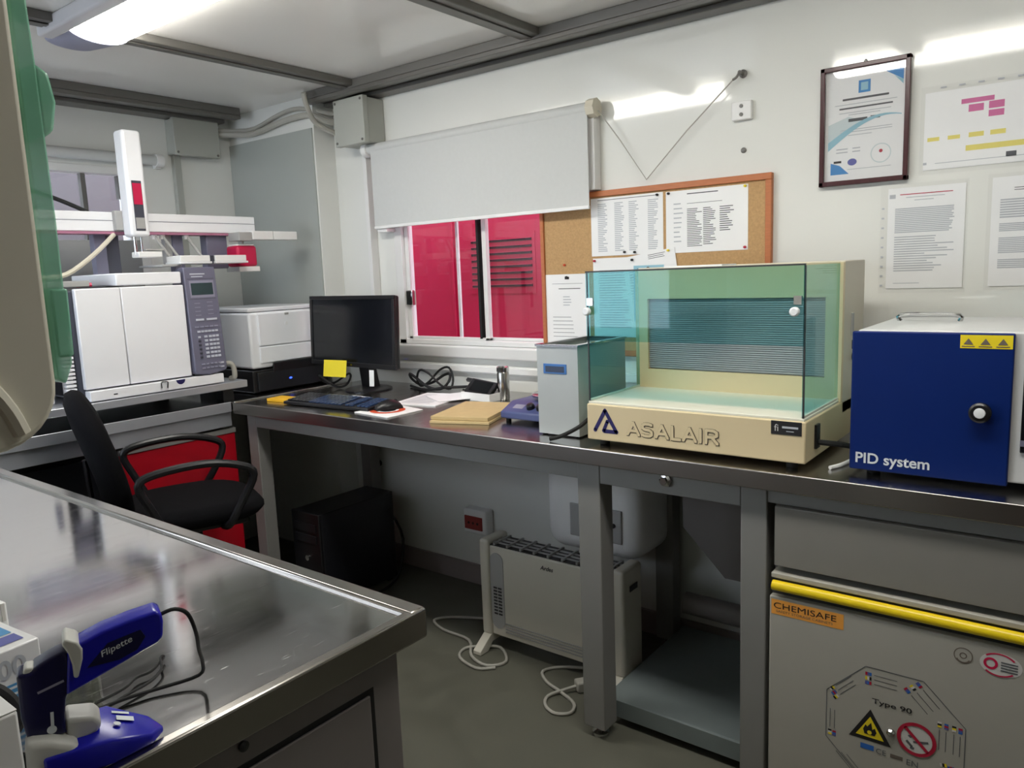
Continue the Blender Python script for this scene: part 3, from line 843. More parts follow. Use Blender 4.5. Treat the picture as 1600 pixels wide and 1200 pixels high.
pr = rows(.25, .9, .9, .86, 2, 'ink', .3, .3) + rows(.1, .9, .8, .62, 8, 'ink_soft', .6, .1) + rows(.1, .9, .58, .5, 5, 'ink_soft', .6, .1) + rows(.1, .9, .45, .3, 9, 'ink_soft', .6, .1) + rows(.1, .9, .25, .16, 5, 'ink_soft', .6, .1)
t = sheet('wall_notice', 'upright typed notice cut by the right edge of the picture', -.265, -.062, 1.305, 1.598, 2.4985, pr)
build(MB().box(-.275, -.05, 2.4966, 2.497, 1.295, 1.608), 'sleeve', 'sleeve', t, smooth=0)

# ---- junction boxes and their cables
jb = thing('junction_box', 'pale grey junction box beside the roller blind under the ceiling rail', 'junction box', (-2.73, 2.45, 1.99))
build(MB().box(-2.808, -2.62, 2.40, 2.498, 1.988, 2.18), 'base', 'box_grey', jb, bevel=.004)
ld = build(MB().box(-2.813, -2.615, 2.37, 2.40, 1.983, 2.185), 'cover', 'box_grey', jb, bevel=.004)
for x, z in ((-2.63, 1.998), (-2.798, 1.998), (-2.63, 2.17), (-2.798, 2.17)):
    build(MB().cyl(FY(2.37), x, z, .006, 0, .002, 12), 'screw', 'galvanised', ld)
jb = thing('junction_box', 'grey junction box on the left wall behind the tall white sampler arm', 'junction box', (XL, 2.13, 2.0))
build(MB().box(XL + .001, XL + .06, 2.035, 2.265, 2.02, 2.185), 'base', 'box_grey', jb, bevel=.004)
ld = build(MB().box(XL + .06, XL + .085, 2.03, 2.27, 2.015, 2.19), 'cover', 'box_grey', jb, bevel=.004)
for y, z in ((2.045, 2.028), (2.255, 2.028)):
    build(MB().cyl(FX(XL + .085), y, z, .006, 0, .002, 12), 'screw', 'galvanised', ld)
build(MB().box(XL + .001, XL + .03, 2.05, 2.085, 1.3, 2.02), 'conduit', 'box_grey', jb, bevel=.003)
tag(build(MB().tube([(XL + .04, 2.26, 2.14), (XL + .12, 2.34, 2.135), (-3.4, 2.36, 2.125), (-3.15, 2.36, 2.15), (-2.98, 2.37, 2.15), (-2.92, 2.43, 2.12), (-2.84, 2.46, 2.11)], .014, 10), 'cable', 'cable_grey'), 'thick grey cable, lower of the pair between the two junction boxes', 'cable')
tag(build(MB().tube([(XL + .04, 2.26, 2.16), (XL + .12, 2.355, 2.155), (-3.4, 2.365, 2.15), (-3.2, 2.365, 2.185), (-3.05, 2.37, 2.19), (-2.93, 2.44, 2.16), (-2.84, 2.47, 2.14)], .010, 10), 'cable', 'cable_grey'), 'grey cable, upper of the pair between the two junction boxes', 'cable')
tag(build(MB().tube([(-2.86, 2.25, 2.212), (-2.88, 2.28, 2.16), (-2.90, 2.34, 2.10), (-2.87, 2.43, 2.06), (-2.84, 2.46, 2.055)], .012, 10), 'cable', 'cable_grey'), 'grey cable curving from the ceiling beam down into the junction box', 'cable')

# ================================================================== INSTRUMENTS ON THE SIDE BENCH
gc = thing('gas_chromatograph', 'white boxy laboratory instrument with slate keypad panel on the steel plate', 'instrument', (-3.2, 1.48, .982))
build(MB().box(-3.45, -2.945, 1.205, 1.66, 1.0, 1.39), 'body', 'gc_dark', gc, bevel=.004)
bs = build(MB().box(-3.45, -2.905, 1.228, 1.765, .986, 1.024), 'base', 'gc_white', gc, bevel=.003)
for x in (-3.4, -2.98):
    for y in (1.26, 1.7):
        build(MB().cyl(FZ(.982), x, y, .015, 0, .006, 12), 'foot', 'rubber', gc)
F = FX(-2.905)
flat(MB().poly(F, [(1.575 + .019 * math.cos(PI + PI * i / 12), 1.0225 + .019 * math.sin(PI + PI * i / 12)) for i in range(13)], .0006), 'round_logo', 'logo_blue', bs)
flat(MB().rect(F, 1.31, 1.325, 1.001, 1.005, .0006), 'slot', 'ink_black', bs)
build(MB().tube([(-2.9, 1.492, 1.0), (-2.897, 1.491, 1.022), (-2.897, 1.505, 1.024), (-2.897, 1.517, 1.02), (-2.9, 1.516, .998)], .003, 8), 'clip', 'chrome', bs)
d = build(MB().box(-2.945, -2.92, 1.222, 1.383, 1.030, 1.396), 'door', 'gc_white', gc, bevel=.004)
d = build(MB().box(-2.945, -2.92, 1.3855, 1.634, 1.030, 1.396), 'door', 'gc_white', gc, bevel=.004)
build(MB().box(-3.3, -2.925, 1.375, 1.632, 1.402, 1.448), 'top_cover', 'gc_white', gc, bevel=.005)
m = MB()
for i in range(15):
    m.box(-2.97, -2.94, 1.165, 1.2, 1.03 + i * .0145, 1.039 + i * .0145)
m.box(-2.975, -2.965, 1.165, 1.2, 1.02, 1.25)
build(m, 'vent_ribs', 'gc_white', gc, bevel=.001)
build(MB().box(-3.1, -2.95, 1.14, 1.2, 1.25, 1.40), 'side_module', 'gc_slate', gc, bevel=.003)
build(MB().box(-3.1, -2.949, 1.141, 1.199, 1.29, 1.32), 'module_slot', 'black_plastic', gc)
build(MB().box(-3.15, -2.97, 1.14, 1.30, 1.402, 1.425), 'injector_cover', 'heater_grey', gc, bevel=.004)
build(MB().tube([(-2.99, 1.26, 1.408), (-2.98, 1.31, 1.41)], .008, 10, sm=1), 'red_fitting', 'crimson', gc)
build(MB().tube([(-3.0, 1.15, 1.44), (-3.01, 1.24, 1.45), (-3.05, 1.36, 1.52), (-3.08, 1.46, 1.60)], .009, 8), 'hose', 'ivory', gc)
# keypad panel
kp_o = Vector((-2.915, 1.642, 1.032))
kfr = Fr(kp_o, (0, 1, 0), (-.05, 0, 1))
pts = [(.012, 0), (.06, -.008), (.132, .004), (.142, .012), (.138, .432), (0, .432), (0, .01)]
kp = build(MB().prism(kfr, pts, -.05, .012), 'keypad_panel', 'gc_slate', gc, bevel=.004)
def krect(u0, u1, v0, v1, mt, nm, c=.0126):
    flat(MB().rect(kfr, u0, u1, v0, v1, c), nm, mt, kp)
krect(.018, .125, .31, .378, 'key_dim', 'display_bezel')
krect(.024, .119, .32, .368, 'lcd_green', 'display', .0132)
krect(.025, .09, .402, .407, 'key_pale', 'printed_text')
krect(.03, .08, .392, .396, 'key_pale', 'printed_text')
krect(.012, .128, .384, .3855, 'gc_dark', 'groove')
krect(.012, .128, .303, .3045, 'gc_dark', 'groove')
for i in range(4):
    krect(.03, .055, .285 - i * .016, .288 - i * .016, 'key_dim', 'printed_text')
    krect(.085, .11, .288 - i * .016, .291 - i * .016, 'key_dim', 'printed_text')
def key(u0, u1, v0, v1, mt='key_pale'):
    build(MB().fbox(kfr, u0, u1, v0, v1, .012, .0155), 'key', mt, kp)
key(.028, .062, .216, .224); key(.074, .12, .216, .224)
for i in range(5): key(.02 + i * .021, .036 + i * .021, .188, .194, 'key_dim')
for i in range(6): key(.028 + i * .0155, .040 + i * .0155, .168, .176)
for r in range(6):
    v = .146 - r * .0165
    key(.028, .038, v, v + .008, 'key_pale' if r == 0 else 'gc_dark')
    key(.055, .068, v, v + .009)
    for i in range(3): key(.075 + i * .0155, .087 + i * .0155, v, v + .009)
for r in range(2):
    for i in range(5): key(.03 + i * .018, .043 + i * .018, .036 - r * .016, .042 - r * .016, 'key_dim')
key(.11, .127, .034, .041); key(.11, .127, .018, .024)
tag(build(MB().tube([(-2.95, 1.785, 1.05), (-2.93, 1.81, 1.06), (-2.925, 1.825, 1.04), (-2.93, 1.83, 1.0), (-2.96, 1.83, .99)], .011, 10), 'hose', 'cable_grey'), 'short pale grey hose looping down beside the keypad panel', 'hose')

# ---- neighbouring instrument, mirrored in the foreground bench
ni = thing('white_instrument', 'white instrument left of the ribbed vent, seen mirrored in the foreground bench', 'instrument', (-3.15, .97, .982))
build(MB().box(-3.45, -2.96, .80, 1.13, .990, 1.40), 'body', 'gc_white', ni, bevel=.006)
build(MB().box(-2.96, -2.945, .81, 1.12, 1.03, 1.38), 'front_door', 'gc_white', ni, bevel=.004)
build(MB().box(-2.946, -2.935, 1.08, 1.10, 1.16, 1.26), 'door_handle', 'gc_slate', ni, bevel=.003)
for x in (-3.4, -3.0):
    for y in (.83, 1.10):
        build(MB().cyl(FZ(.982), x, y, .014, .0003, .009, 12), 'foot', 'rubber', ni)

# ---- autosampler on top
au = thing('autosampler', 'white gantry sampler robot with pink-windowed upright arm above the instrument', 'instrument', (-3.1, 1.5, 1.40))
rl = build(MB().box(-3.16, -3.08, .95, 2.095, 1.612, 1.686), 'rail', 'gc_white', au, bevel=.003)
build(MB().box(-3.0805, -3.078, .95, 2.094, 1.653, 1.6545), 'rail_groove', 'gc_slate', rl)
build(MB().box(-3.155, -3.0775, .95, 1.98, 1.602, 1.611), 'rail_stripe', 'pink_soft', rl)
ar = build(MB().box(-3.06, -2.99, 1.487, 1.562, 1.588, 1.99), 'upright_arm', 'gc_white', au, bevel=.012, seg=3)
F = FX(-2.99)
build(MB().fbox(F, 1.505, 1.543, 1.61, 1.80, -.001, .002), 'arm_window', 'gc_dark', ar, bevel=.001)
build(MB().fbox(F, 1.507, 1.541, 1.71, 1.79, .001, .003), 'arm_label', 'crimson', ar)
build(MB().fbox(F, 1.507, 1.541, 1.618, 1.66, .001, .003), 'arm_plate', 'heater_grey', ar)
build(MB().box(-3.08, -3.055, 1.46, 1.59, 1.615, 1.69), 'carriage', 'heater_grey', au, bevel=.003)
build(MB().cyl(FZ(0), -3.02, 1.51, .006, 1.52, 1.59, 10), 'needle', 'chrome', ar)
build(MB().cyl(FZ(0), -3.02, 1.535, .004, 1.53, 1.59, 10), 'needle', 'chrome', ar)
build(MB().box(-3.05, -2.99, 1.505, 1.60, 1.508, 1.530), 'gripper', 'white_plastic', ar, bevel=.004)
build(MB().box(-3.05, -3.0, 1.54, 1.62, 1.535, 1.541), 'gripper_arm', 'heater_grey', ar)
# posts down to the instrument
for y in (1.40, 1.72):
    build(MB().box(-3.16, -3.12, y, y + .045, 1.402 if y < 1.5 else 1.026, 1.612), 'post', 'gc_slate', au, bevel=.002)
build(MB().box(-3.17, -3.13, 1.445, 1.50, 1.40, 1.60), 'dark_bracket', 'gc_dark', au, bevel=.002)
build(MB().box(-3.5, -3.45, 1.28, 1.75, 1.0, 1.60), 'rear_panel', 'heater_grey', au, bevel=.002)
# sample trays on struts
for y0, y1 in ((1.645, 1.775), (1.80, 1.945)):
    tr_ = build(MB().box(-3.05, -2.94, y0, y1, 1.487, 1.512), 'tray', 'white_plastic', au, bevel=.003)
    build(MB().box(-3.05, -2.935, y0 - .005, y1 + .005, 1.478, 1.487), 'tray_base', 'white_paint', tr_, bevel=.002)
build(MB().box(-3.04, -2.95, 1.776, 1.80, 1.478, 1.512), 'tray_link', 'gc_dark', au, bevel=.002)
build(MB().box(-3.15, -2.96, 1.58, 1.66, 1.47, 1.478), 'tray_arm', 'heater_grey', au, bevel=.002)
for y in (1.64, 1.675, 1.78):
    build(MB().tube([(-3.1, y - .01, 1.60), (-3.03, y + .01, 1.512)], .006, 8, sm=1), 'strut', 'heater_grey', au)
    build(MB().cyl(FZ(0), -3.1, y - .01, .011, 1.585, 1.604, 12), 'strut_head', 'white_plastic', au)
build(MB().box(-3.16, -3.13, 1.69, 1.72, 1.48, 1.612), 'post', 'heater_grey', au, bevel=.002)
build(MB().box(-3.15, -3.10, 1.86, 1.96, 1.46, 1.612), 'motor_housing', 'gc_slate', au, bevel=.004)
# side arm and pink module at the far end
sa = build(MB().box(-3.06, -2.99, 2.02, 2.125, 1.580, 1.618), 'side_arm', 'white_plastic', au, bevel=.003)
build(MB().box(-3.06, -2.99, 2.128, 2.255, 1.580, 1.618), 'side_arm', 'white_plastic', au, bevel=.003)
build(MB().box(-3.08, -2.995, 1.955, 2.02, 1.575, 1.612), 'arm_bracket', 'heater_grey', au, bevel=.003)
pm = build(MB().box(-3.11, -3.02, 1.955, 2.055, 1.465, 1.555), 'pink_module', 'crimson', au, bevel=.012, seg=3)
build(MB().box(-3.115, -3.015, 1.955, 2.06, 1.442, 1.464), 'module_base', 'white_plastic', pm, bevel=.003)
build(MB().box(-3.10, -3.025, 1.965, 2.045, 1.555, 1.562), 'module_lid', 'white_plastic', pm, bevel=.002)
build(MB().cyl(FZ(0), -3.06, 2.005, .01, 1.56, 1.585, 12), 'module_stem', 'white_plastic', pm)
tag(build(MB().tube([(-3.3, 1.0, 1.80), (-3.25, 1.2, 1.78), (-3.2, 1.30, 1.745), (-3.14, 1.40, 1.688)], .008, 8), 'cable', 'rubber'), 'black cable arching down onto the white gantry rail', 'cable')

# ---- printers in the corner
pr_ = thing('laser_printer', 'white laser printer on top of the black printer in the corner', 'printer', (-3.2, 2.13, 1.008))
build(MB().box(-3.40, -2.965, 1.945, 2.335, 1.012, 1.262), 'body', 'printer_white', pr_, bevel=.012, seg=3)
build(MB().box(-3.40, -2.968, 1.945, 2.335, 1.264, 1.282), 'lid', 'printer_white', pr_, bevel=.005)
build(MB().box(-2.966, -2.955, 1.985, 2.325, 1.112, 1.255), 'front_door', 'printer_white', pr_, bevel=.004)
build(MB().box(-2.966, -2.956, 1.985, 2.325, 1.035, 1.108), 'paper_drawer', 'printer_white', pr_, bevel=.004)
build(MB().cyl(FX(-2.955), 2.13, 1.203, .009, 0, .002, 14), 'round_badge', 'knob_white', pr_)
build(MB().box(-2.957, -2.953, 2.125, 2.145, 1.243, 1.252), 'door_latch', 'heater_grey', pr_)
bp_ = thing('black_printer', 'black flat printer with blue light beneath the white printer', 'printer', (-3.2, 2.13, .902))
build(MB().box(-3.42, -2.965, 1.94, 2.345, .906, 1.006), 'body', 'black_plastic', bp_, bevel=.006)
fp = build(MB().box(-2.966, -2.955, 1.96, 2.345, .912, .996), 'front_panel', 'black_paint', bp_, bevel=.003)
build(MB().fbox(Fr((-2.955, 0, .99), (0, 1, 0), (.25, 0, 1)), 2.04, 2.335, 0, .045, -.008, 0), 'output_tray', 'black_plastic', bp_, bevel=.003)
flat(MB().disc(FX(-2.955), 2.13, .953, .008, .0008, 14, .004), 'status_light', 'led_blue', fp)
for x in (-3.35, -3.0):
    for y in (1.98, 2.3):
        build(MB().cyl(FZ(.902), x, y, .012, 0, .005, 10), 'foot', 'rubber', bp_)

# ================================================================== ON THE WALL BENCH
# ---- monitor
mo = thing('monitor', 'black flat computer monitor on its stand beside the printer', 'monitor', (-2.585, 2.26, .9))
build(MB().lathe(FZ(.9), -2.585, 2.27, [(.105, 0), (.105, .006), (.09, .012), (.02, .014)], 32), 'base', 'black_plastic', mo)
build(MB().prism(FX(-2.585), [(2.26, .908), (2.31, .908), (2.27, 1.12), (2.235, 1.12)], -.035, .035), 'neck', 'black_plastic', mo, bevel=.004)
mf = Fr((-2.585, 2.185, 1.012), (1, 0, 0), (0, .05, 1))
cs = build(MB().fbox(mf, -.295, .283, 0, .308, -.035, -.012), 'casing', 'black_plastic', mo, bevel=.008)
m = MB().fbox(mf, -.299, .287, 0, .020, -.012, 0).fbox(mf, -.299, .287, .293, .309, -.012, 0).fbox(mf, -.299, -.283, .02, .293, -.012, 0).fbox(mf, .271, .287, .02, .293, -.012, 0)
build(m, 'bezel', 'black_plastic', mo, bevel=.002)
build(MB().fbox(mf, -.284, .272, .019, .294, -.012, -.004), 'screen', 'screen', mo)
flat(MB().rect(mf, -.01, .003, .006, .013, .0006), 'badge', 'chrome', mo)
spin(mo, -3)
nf = Fr((-2.665, 2.15, .975), (1, .1, 0), (.06, .1, 1))
tag(build(MB().fbox(nf, -.068, .068, -.006, .068, 0, .0012), 'sticky_note', 'note_yellow', None), 'yellow sticky note hanging below the monitor corner', 'note')
tag(build(MB().fbox(Fr((-2.46, 2.18, .935), (1, .2, 0), (.05, 0, 1)), -.012, .012, 0, .07, 0, .002), 'paper_tag', 'paper', None, bevel=.0005), 'small white paper tag hanging at the monitor stand', 'tag')
# cables behind it
def loop(cx, cy, rx, ry, z0, rise, n=10, ph=0):
    return [(cx + rx * math.cos(ph + 2 * PI * i / n), cy + ry * math.sin(ph + 2 * PI * i / n), z0 + rise * (.5 + .5 * math.sin(4 * PI * i / n + ph))) for i in range(n)]
tag(build(MB().tube(loop(-2.32, 2.39, .11, .055, .91, .06), .006, 8, True), 'cable', 'rubber'), 'black cable coil standing behind the monitor, right of its stand', 'cable')
tag(build(MB().tube(loop(-2.28, 2.38, .09, .06, .912, .085, ph=1.2), .005, 8, True), 'cable', 'rubber'), 'taller black cable loop crossing the coil right of the monitor stand', 'cable')
tag(build(MB().tube(loop(-2.80, 2.26, .085, .06, .908, .05, ph=.5), .005, 8, True), 'cable', 'rubber'), 'black cable loop lying under the yellow sticky note', 'cable')
tag(build(MB().tube([(-2.45, 2.40, .907), (-2.3, 2.34, .907), (-2.2, 2.36, .92), (-2.1, 2.44, .92), (-2.2, 2.47, .907)], .006, 8), 'loose_cable', 'rubber'), 'black power cord ending by the wall right of the monitor', 'cable')
# ---- keyboard
kb = thing('keyboard', 'black computer keyboard with bluish sheen coloured into its keys in front of the monitor', 'keyboard', (-2.385, 1.925, .9))
build(MB().prism(FX(0), [(1.855, .902), (2.0, .902), (2.0, .926), (1.99, .928), (1.855, .914)], -2.62, -2.15), 'body', 'black_plastic', kb, bevel=.003)
m = MB(); mb2 = MB()
kfr2 = Fr((-2.61, 1.865, .9155), (1, 0, 0), (0, 1, .10))
for r in range(6):
    for i in range(22):
        if i in (15, 18): continue
        (mb2 if i > 5 else m).fbox(kfr2, .004 + i * .0204, .020 + i * .0204, .004 + r * .0195, .019 + r * .0195, 0, .005)
build(m, 'keys', 'black_paint', kb, kind='stuff')
build(mb2, 'keys', 'key_sheen', kb, kind='stuff')  # black keys too, with the reflection coloured in
spin(kb, 4)
tag(build(MB().fbox(Fr((-2.70, 1.905, .9), (1, .1, 0), (-.1, 1, 0)), -.06, .06, -.04, .04, .0005, .012), 'note_pad', 'pad_yellow', None, bevel=.001), 'orange-yellow note pad left of the keyboard', 'note pad')
tag(build(MB().fbox(Fr((-2.42, 2.055, .9), (1, 0, 0), (0, 1, 0)), -.055, .055, -.03, .03, .0005, .010), 'white_card', 'paper', None, bevel=.001), 'small white card lying behind the keyboard', 'card')
# ---- mouse and pad
mp = thing('mouse_pad', 'white mouse pad printed with an orange-red ring', 'mouse pad', (-2.09, 1.925, .9))
build(MB().prism(FZ(.9), [(-2.19, 1.845), (-1.99, 1.825), (-1.985, 2.0), (-2.17, 2.035)], .0005, .004), 'mat', 'paper', mp, bevel=.001)
flat(MB().ring(FZ(.9), -2.095, 1.925, .042, .066, .0046, 36), 'printed_ring', 'orange_red', mp)
flat(MB().disc(FZ(.9), -2.095, 1.925, .030, .0046, 28), 'printed_disc', 'black_paint', mp)
ms = thing('computer_mouse', 'black computer mouse on the white pad', 'mouse', (-2.11, 1.945, .905))
prof = [(0, .030), (.18, .036), (.4, .038), (.65, .034), (.85, .024), (1, .008)]
m = MB(); vs = []; fs = []; N = 14
for k, (t_, hh) in enumerate([(0, .010), (.06, .020), (.25, .032), (.5, .036), (.75, .028), (.94, .016), (1, .008)]):
    wdt = .031 * (math.sin(PI * min(max(t_, .08), .92)) ** .35)
    for j in range(N):
        a = PI * j / (N - 1)
        vs.append((-2.11 + wdt * math.cos(a), 1.995 - .105 * t_, .9055 + hh * max(0.0, math.sin(a)) ** .7))
for k in range(6):
    fs += [(k * N + j, k * N + j + 1, (k + 1) * N + j + 1, (k + 1) * N + j) for j in range(N - 1)]
    fs.append((k * N + N - 1, k * N, (k + 1) * N, (k + 1) * N + N - 1))
fs += [tuple(range(N)), tuple(range(6 * N, 7 * N))]
build(MB().add(vs, fs), 'shell', 'black_plastic', ms, smooth=60)
build(MB().cyl(Fr((-2.11, 0, 0), (0, 1, 0), (0, 0, 1)), 1.972, .932, .008, -.003, .003, 14), 'wheel', 'grille_dark', ms)
ms.rotation_euler = (0, 0, math.radians(-25))
# ---- loose papers
def slab(name, label, cat, c, wx, wy, z0, z1, ang, material, bevel=.0):
    f_ = Fr((c[0], c[1], 0), (math.cos(ang), math.sin(ang), 0), (-math.sin(ang), math.cos(ang), 0))
    return tag(build(MB().fbox(f_, -wx / 2, wx / 2, -wy / 2, wy / 2, z0, z1), name, material, None, bevel=bevel), label, cat), f_
o, f_ = slab('paper_stack', 'white papers lying on the bench behind the mouse pad', 'paper', (-2.12, 2.185), .20, .27, .9005, .905, .22, 'paper')
m = MB()
for i in range(12): m.rect(f_, -.08, .05 + random.random() * .03, -.10 + i * .017, -.094 + i * .017, .9055)
flat(m, 'printed_text', 'ink_soft', o)
o, f_ = slab('paper_stack', 'tilted white sheet on top of the papers near the white tray', 'paper', (-2.05, 2.27), .17, .22, .9065, .908, -.5, 'paper')
# ---- tray with black gadget
tr_ = thing('small_tray', 'small white tray against the wall behind the papers', 'tray', (-1.935, 2.30, .9))
tfr = Fr((-1.935, 2.30, .9005), (1, -.1, 0), (.1, 1, 0))
build(MB().fbox(tfr, -.08, .08, -.055, .055, 0, .004), 'tray_floor', 'white_plastic', tr_)
for a in ((-.08, .08, -.055, -.051), (-.08, .08, .051, .055), (-.08, -.076, -.051, .051), (.076, .08, -.051, .051)):
    build(MB().fbox(tfr, a[0], a[1], a[2], a[3], .004, .03), 'tray_side', 'white_plastic', tr_)
gd = thing('handheld_gadget', 'black handheld gadget tilted in the white tray', 'gadget', (-1.935, 2.30, .905))
gfr = Fr((-1.94, 2.285, .939), (1, 0, -.1), (0, .8, .6))
build(MB().fbox(gfr, -.07, .06, -.03, .045, -.012, .008), 'body', 'black_plastic', gd, bevel=.004)
build(MB().fbox(gfr, -.05, .045, -.02, .035, .008, .0095), 'screen', 'screen', gd)
build(MB().fbox(gfr, -.10, -.07, .03, .045, -.008, .004), 'tip', 'black_plastic', gd, bevel=.002)
# ---- steel flask and little bottle
fl_ = thing('steel_flask', 'slim brushed steel flask standing by the wall', 'flask', (-1.855, 2.32, .9))
build(MB().lathe(FZ(.9), -1.855, 2.32, [(.022, .0005), (.024, .004), (.024, .105), (.021, .112)], 24), 'body', 'steel', fl_)
build(MB().lathe(FZ(.9), -1.855, 2.32, [(.025, .112), (.025, .128), (.018, .134)], 24), 'cap', 'chrome', fl_)
sb = thing('small_vial', 'tiny clear vial with white cap between tray and flask', 'vial', (-1.91, 2.40, .9))
build(MB().lathe(FZ(.9), -1.91, 2.40, [(.012, .0005), (.012, .045), (.007, .052)], 16), 'glass', 'clear_glass', sb)
build(MB().lathe(FZ(.9), -1.91, 2.40, [(.009, .052), (.009, .065), (.004, .067)], 16), 'cap', 'white_plastic', sb)
# ---- kraft envelopes
slab('kraft_envelope', 'kraft brown envelope, lower one of the stacked pair by the stirrer', 'envelope', (-1.735, 2.005), .215, .30, .9005, .909, .33, 'kraft', .001)
slab('kraft_envelope', 'kraft brown envelope, top one of the stacked pair by the stirrer', 'envelope', (-1.74, 2.015), .21, .295, .910, .922, .30, 'kraft', .001)
# ---- magnetic stirrer
st = thing('magnetic_stirrer', 'small blue magnetic stirrer with chrome plate left of the grey bath', 'stirrer', (-1.47, 2.07, .9))
build(MB().prism(FX(0), [(1.965, .912), (2.17, .912), (2.17, .962), (2.03, .962), (1.965, .935)], -1.59, -1.385), 'body', 'stirrer_blue', st, bevel=.005)
build(MB().lathe(FZ(.962), -1.475, 2.11, [(.03, 0), (.03, .010), (.07, .012), (.072, .018), (.066, .022)], 32), 'stirring_plate', 'chrome', st)
sfr = Fr((0, 1.965, .935), (1, 0, 0), (0, .065, .027))
for x in (-1.485, -1.445):
    build(MB().lathe(sfr, x, .035, [(.015, 0), (.014, .012), (.010, .016), (.001, .017)], 18), 'knob', 'black_paint', st)
flat(MB().rect(sfr, -1.555, -1.515, .025, .05, .0006), 'printed_scale', 'key_dim', st)
for x in (-1.57, -1.41):
    for y in (1.985, 2.15):
        build(MB().cyl(FZ(.9), x, y, .009, .0003, .013, 10), 'foot', 'rubber', st)
tag(build(MB().tube([(-1.50, 2.17, .93), (-1.56, 2.24, .95), (-1.62, 2.28, .93), (-1.66, 2.33, .906), (-1.66, 2.42, .906)], .004, 8), 'loose_cable', 'rubber'), 'thin black cable arching behind the blue stirrer', 'cable')
# ---- grey water bath
wbth = thing('water_bath', 'tall grey metal box with blue display left of the glass hood', 'water bath', (-1.28, 2.0, .9))
t_ = .003
m = MB().box(-1.357, -1.211, 1.865, 2.145, .905, .912).box(-1.357, -1.211, 1.865, 1.868, .912, 1.172).box(-1.357, -1.211, 2.142, 2.145, .912, 1.172)
m.box(-1.357, -1.354, 1.868, 2.142, .912, 1.172).box(-1.214, -1.211, 1.868, 2.142, .912, 1.172)
build(m, 'body', 'bath_grey', wbth, smooth=0)
m = MB().box(-1.361, -1.207, 1.861, 1.875, 1.172, 1.178).box(-1.361, -1.207, 2.135, 2.149, 1.172, 1.178).box(-1.361, -1.343, 1.875, 2.135, 1.172, 1.178).box(-1.225, -1.207, 1.875, 2.135, 1.172, 1.178)
build(m, 'rim', 'chrome', wbth, smooth=0)
build(MB().box(-1.343, -1.225, 1.875, 2.135, 1.04, 1.05), 'basin', 'steel', wbth)
dp = build(MB().fbox(FY(1.865), -1.333, -1.250, 1.090, 1.120, 0, .002), 'display_frame', 'lcd_blue', wbth, bevel=.0008)
flat(MB().rect(FY(1.863), -1.325, -1.258, 1.095, 1.113, .0006), 'display', 'lcd_dark', dp)
for x in (-1.345, -1.223):
    for y in (1.88, 2.13):
        build(MB().cyl(FZ(.9), x, y, .008, .0003, .006, 10), 'foot', 'rubber', wbth)
tag(build(MB().tube([(-1.178, 2.03, .93), (-1.178, 1.95, .965), (-1.175, 1.88, .968), (-1.19, 1.835, .945), (-1.235, 1.81, .918), (-1.27, 1.795, .907)], .006, 8), 'loose_cable', 'rubber'), 'black cord between the grey bath and the glass hood', 'cable')

# ---- laminar flow hood
hd = thing('glass_hood', 'cream tabletop air hood with teal glass panes and ASALAIR lettering', 'hood', (-.85, 2.05, .9))
X0, X1, Y0, Y1 = -1.153, -.545, 1.817, 2.112
bs = build(MB().box(X0, X1, Y0, 2.235, .916, 1.019), 'base', 'cream', hd, bevel=.004)
build(MB().box(X0 + .004, X1 - .004, Y0 + .004, Y1, 1.018, 1.026), 'work_plate', 'cream_white', hd, bevel=.002)
for x in (X0 + .04, X1 - .04):
    for y in (Y0 + .03, 2.2):
        build(MB().cyl(FZ(.9), x, y, .014, .0003, .017, 14), 'foot', 'rubber', hd)
# rear housing as a frame round the filter
FX0, FX1, FZ0, FZ1 = -1.112, -.588, 1.083, 1.298
m = MB()
m.box(X0, FX0, Y1, 2.13, 1.019, 1.388); m.box(FX1, X1, Y1, 2.13, 1.019, 1.388)
m.box(FX0, FX1, Y1, 2.13, 1.019, FZ0); m.box(FX0, FX1, Y1, 2.13, FZ1, 1.388)
build(MB().box(X0, X1, 2.13, 2.335, .985, 1.392), 'fan_housing', 'beige_grey', hd, bevel=.003)
rh = build(m, 'rear_housing', 'cream', hd, smooth=0)
m = MB()
for i in range(34):
    z = FZ0 + .004 + i * (FZ1 - FZ0 - .006) / 34
    m.box(FX0, FX1, 2.121, 2.1275, z, z + .0045)
build(m, 'filter_slats', 'filter_mesh', hd, kind='stuff', smooth=0)
build(MB().box(FX0, FX1, 2.1275, 2.13, FZ0, FZ1), 'filter_backing', 'filter_mesh', hd)
# panes
G = .004
build(MB().box(X0 + .008, X0 + .008 + G, Y0 + .006, Y1 - .001, 1.0265, 1.386), 'side_pane', 'teal_glass', hd, smooth=0)
build(MB().box(X1 - .008 - G, X1 - .008, Y0 + .006, Y1 - .001, 1.0265, 1.386), 'side_pane', 'teal_glass', hd, smooth=0)
fp = build(MB().box(X0 + .006, X1 - .006, Y0, Y0 + G, 1.198, 1.386), 'front_pane', 'teal_glass', hd, smooth=0)
build(MB().box(X0 + .008, X1 - .008, Y0, Y1 - .001, 1.3865, 1.390), 'top_pane', 'clear_glass', hd, smooth=0)
for x in (X0 + .006, X1 - .010):
    build(MB().box(x, x + .004, Y0 + .004, Y0 + .0075, 1.0265, 1.386), 'edge_trim', 'grille_dark', hd)
build(MB().box(X0 + .006, X1 - .006, Y0 - .001, Y0 + .003, 1.386, 1.390), 'edge_trim', 'grille_dark', hd)
build(MB().box(X1 - .012, X1 - .006, Y0 + .006, Y1, 1.0262, 1.032), 'pane_channel', 'cream_white', hd)
build(MB().box(X0 + .006, X0 + .012, Y0 + .006, Y1, 1.0262, 1.032), 'pane_channel', 'cream_white', hd)
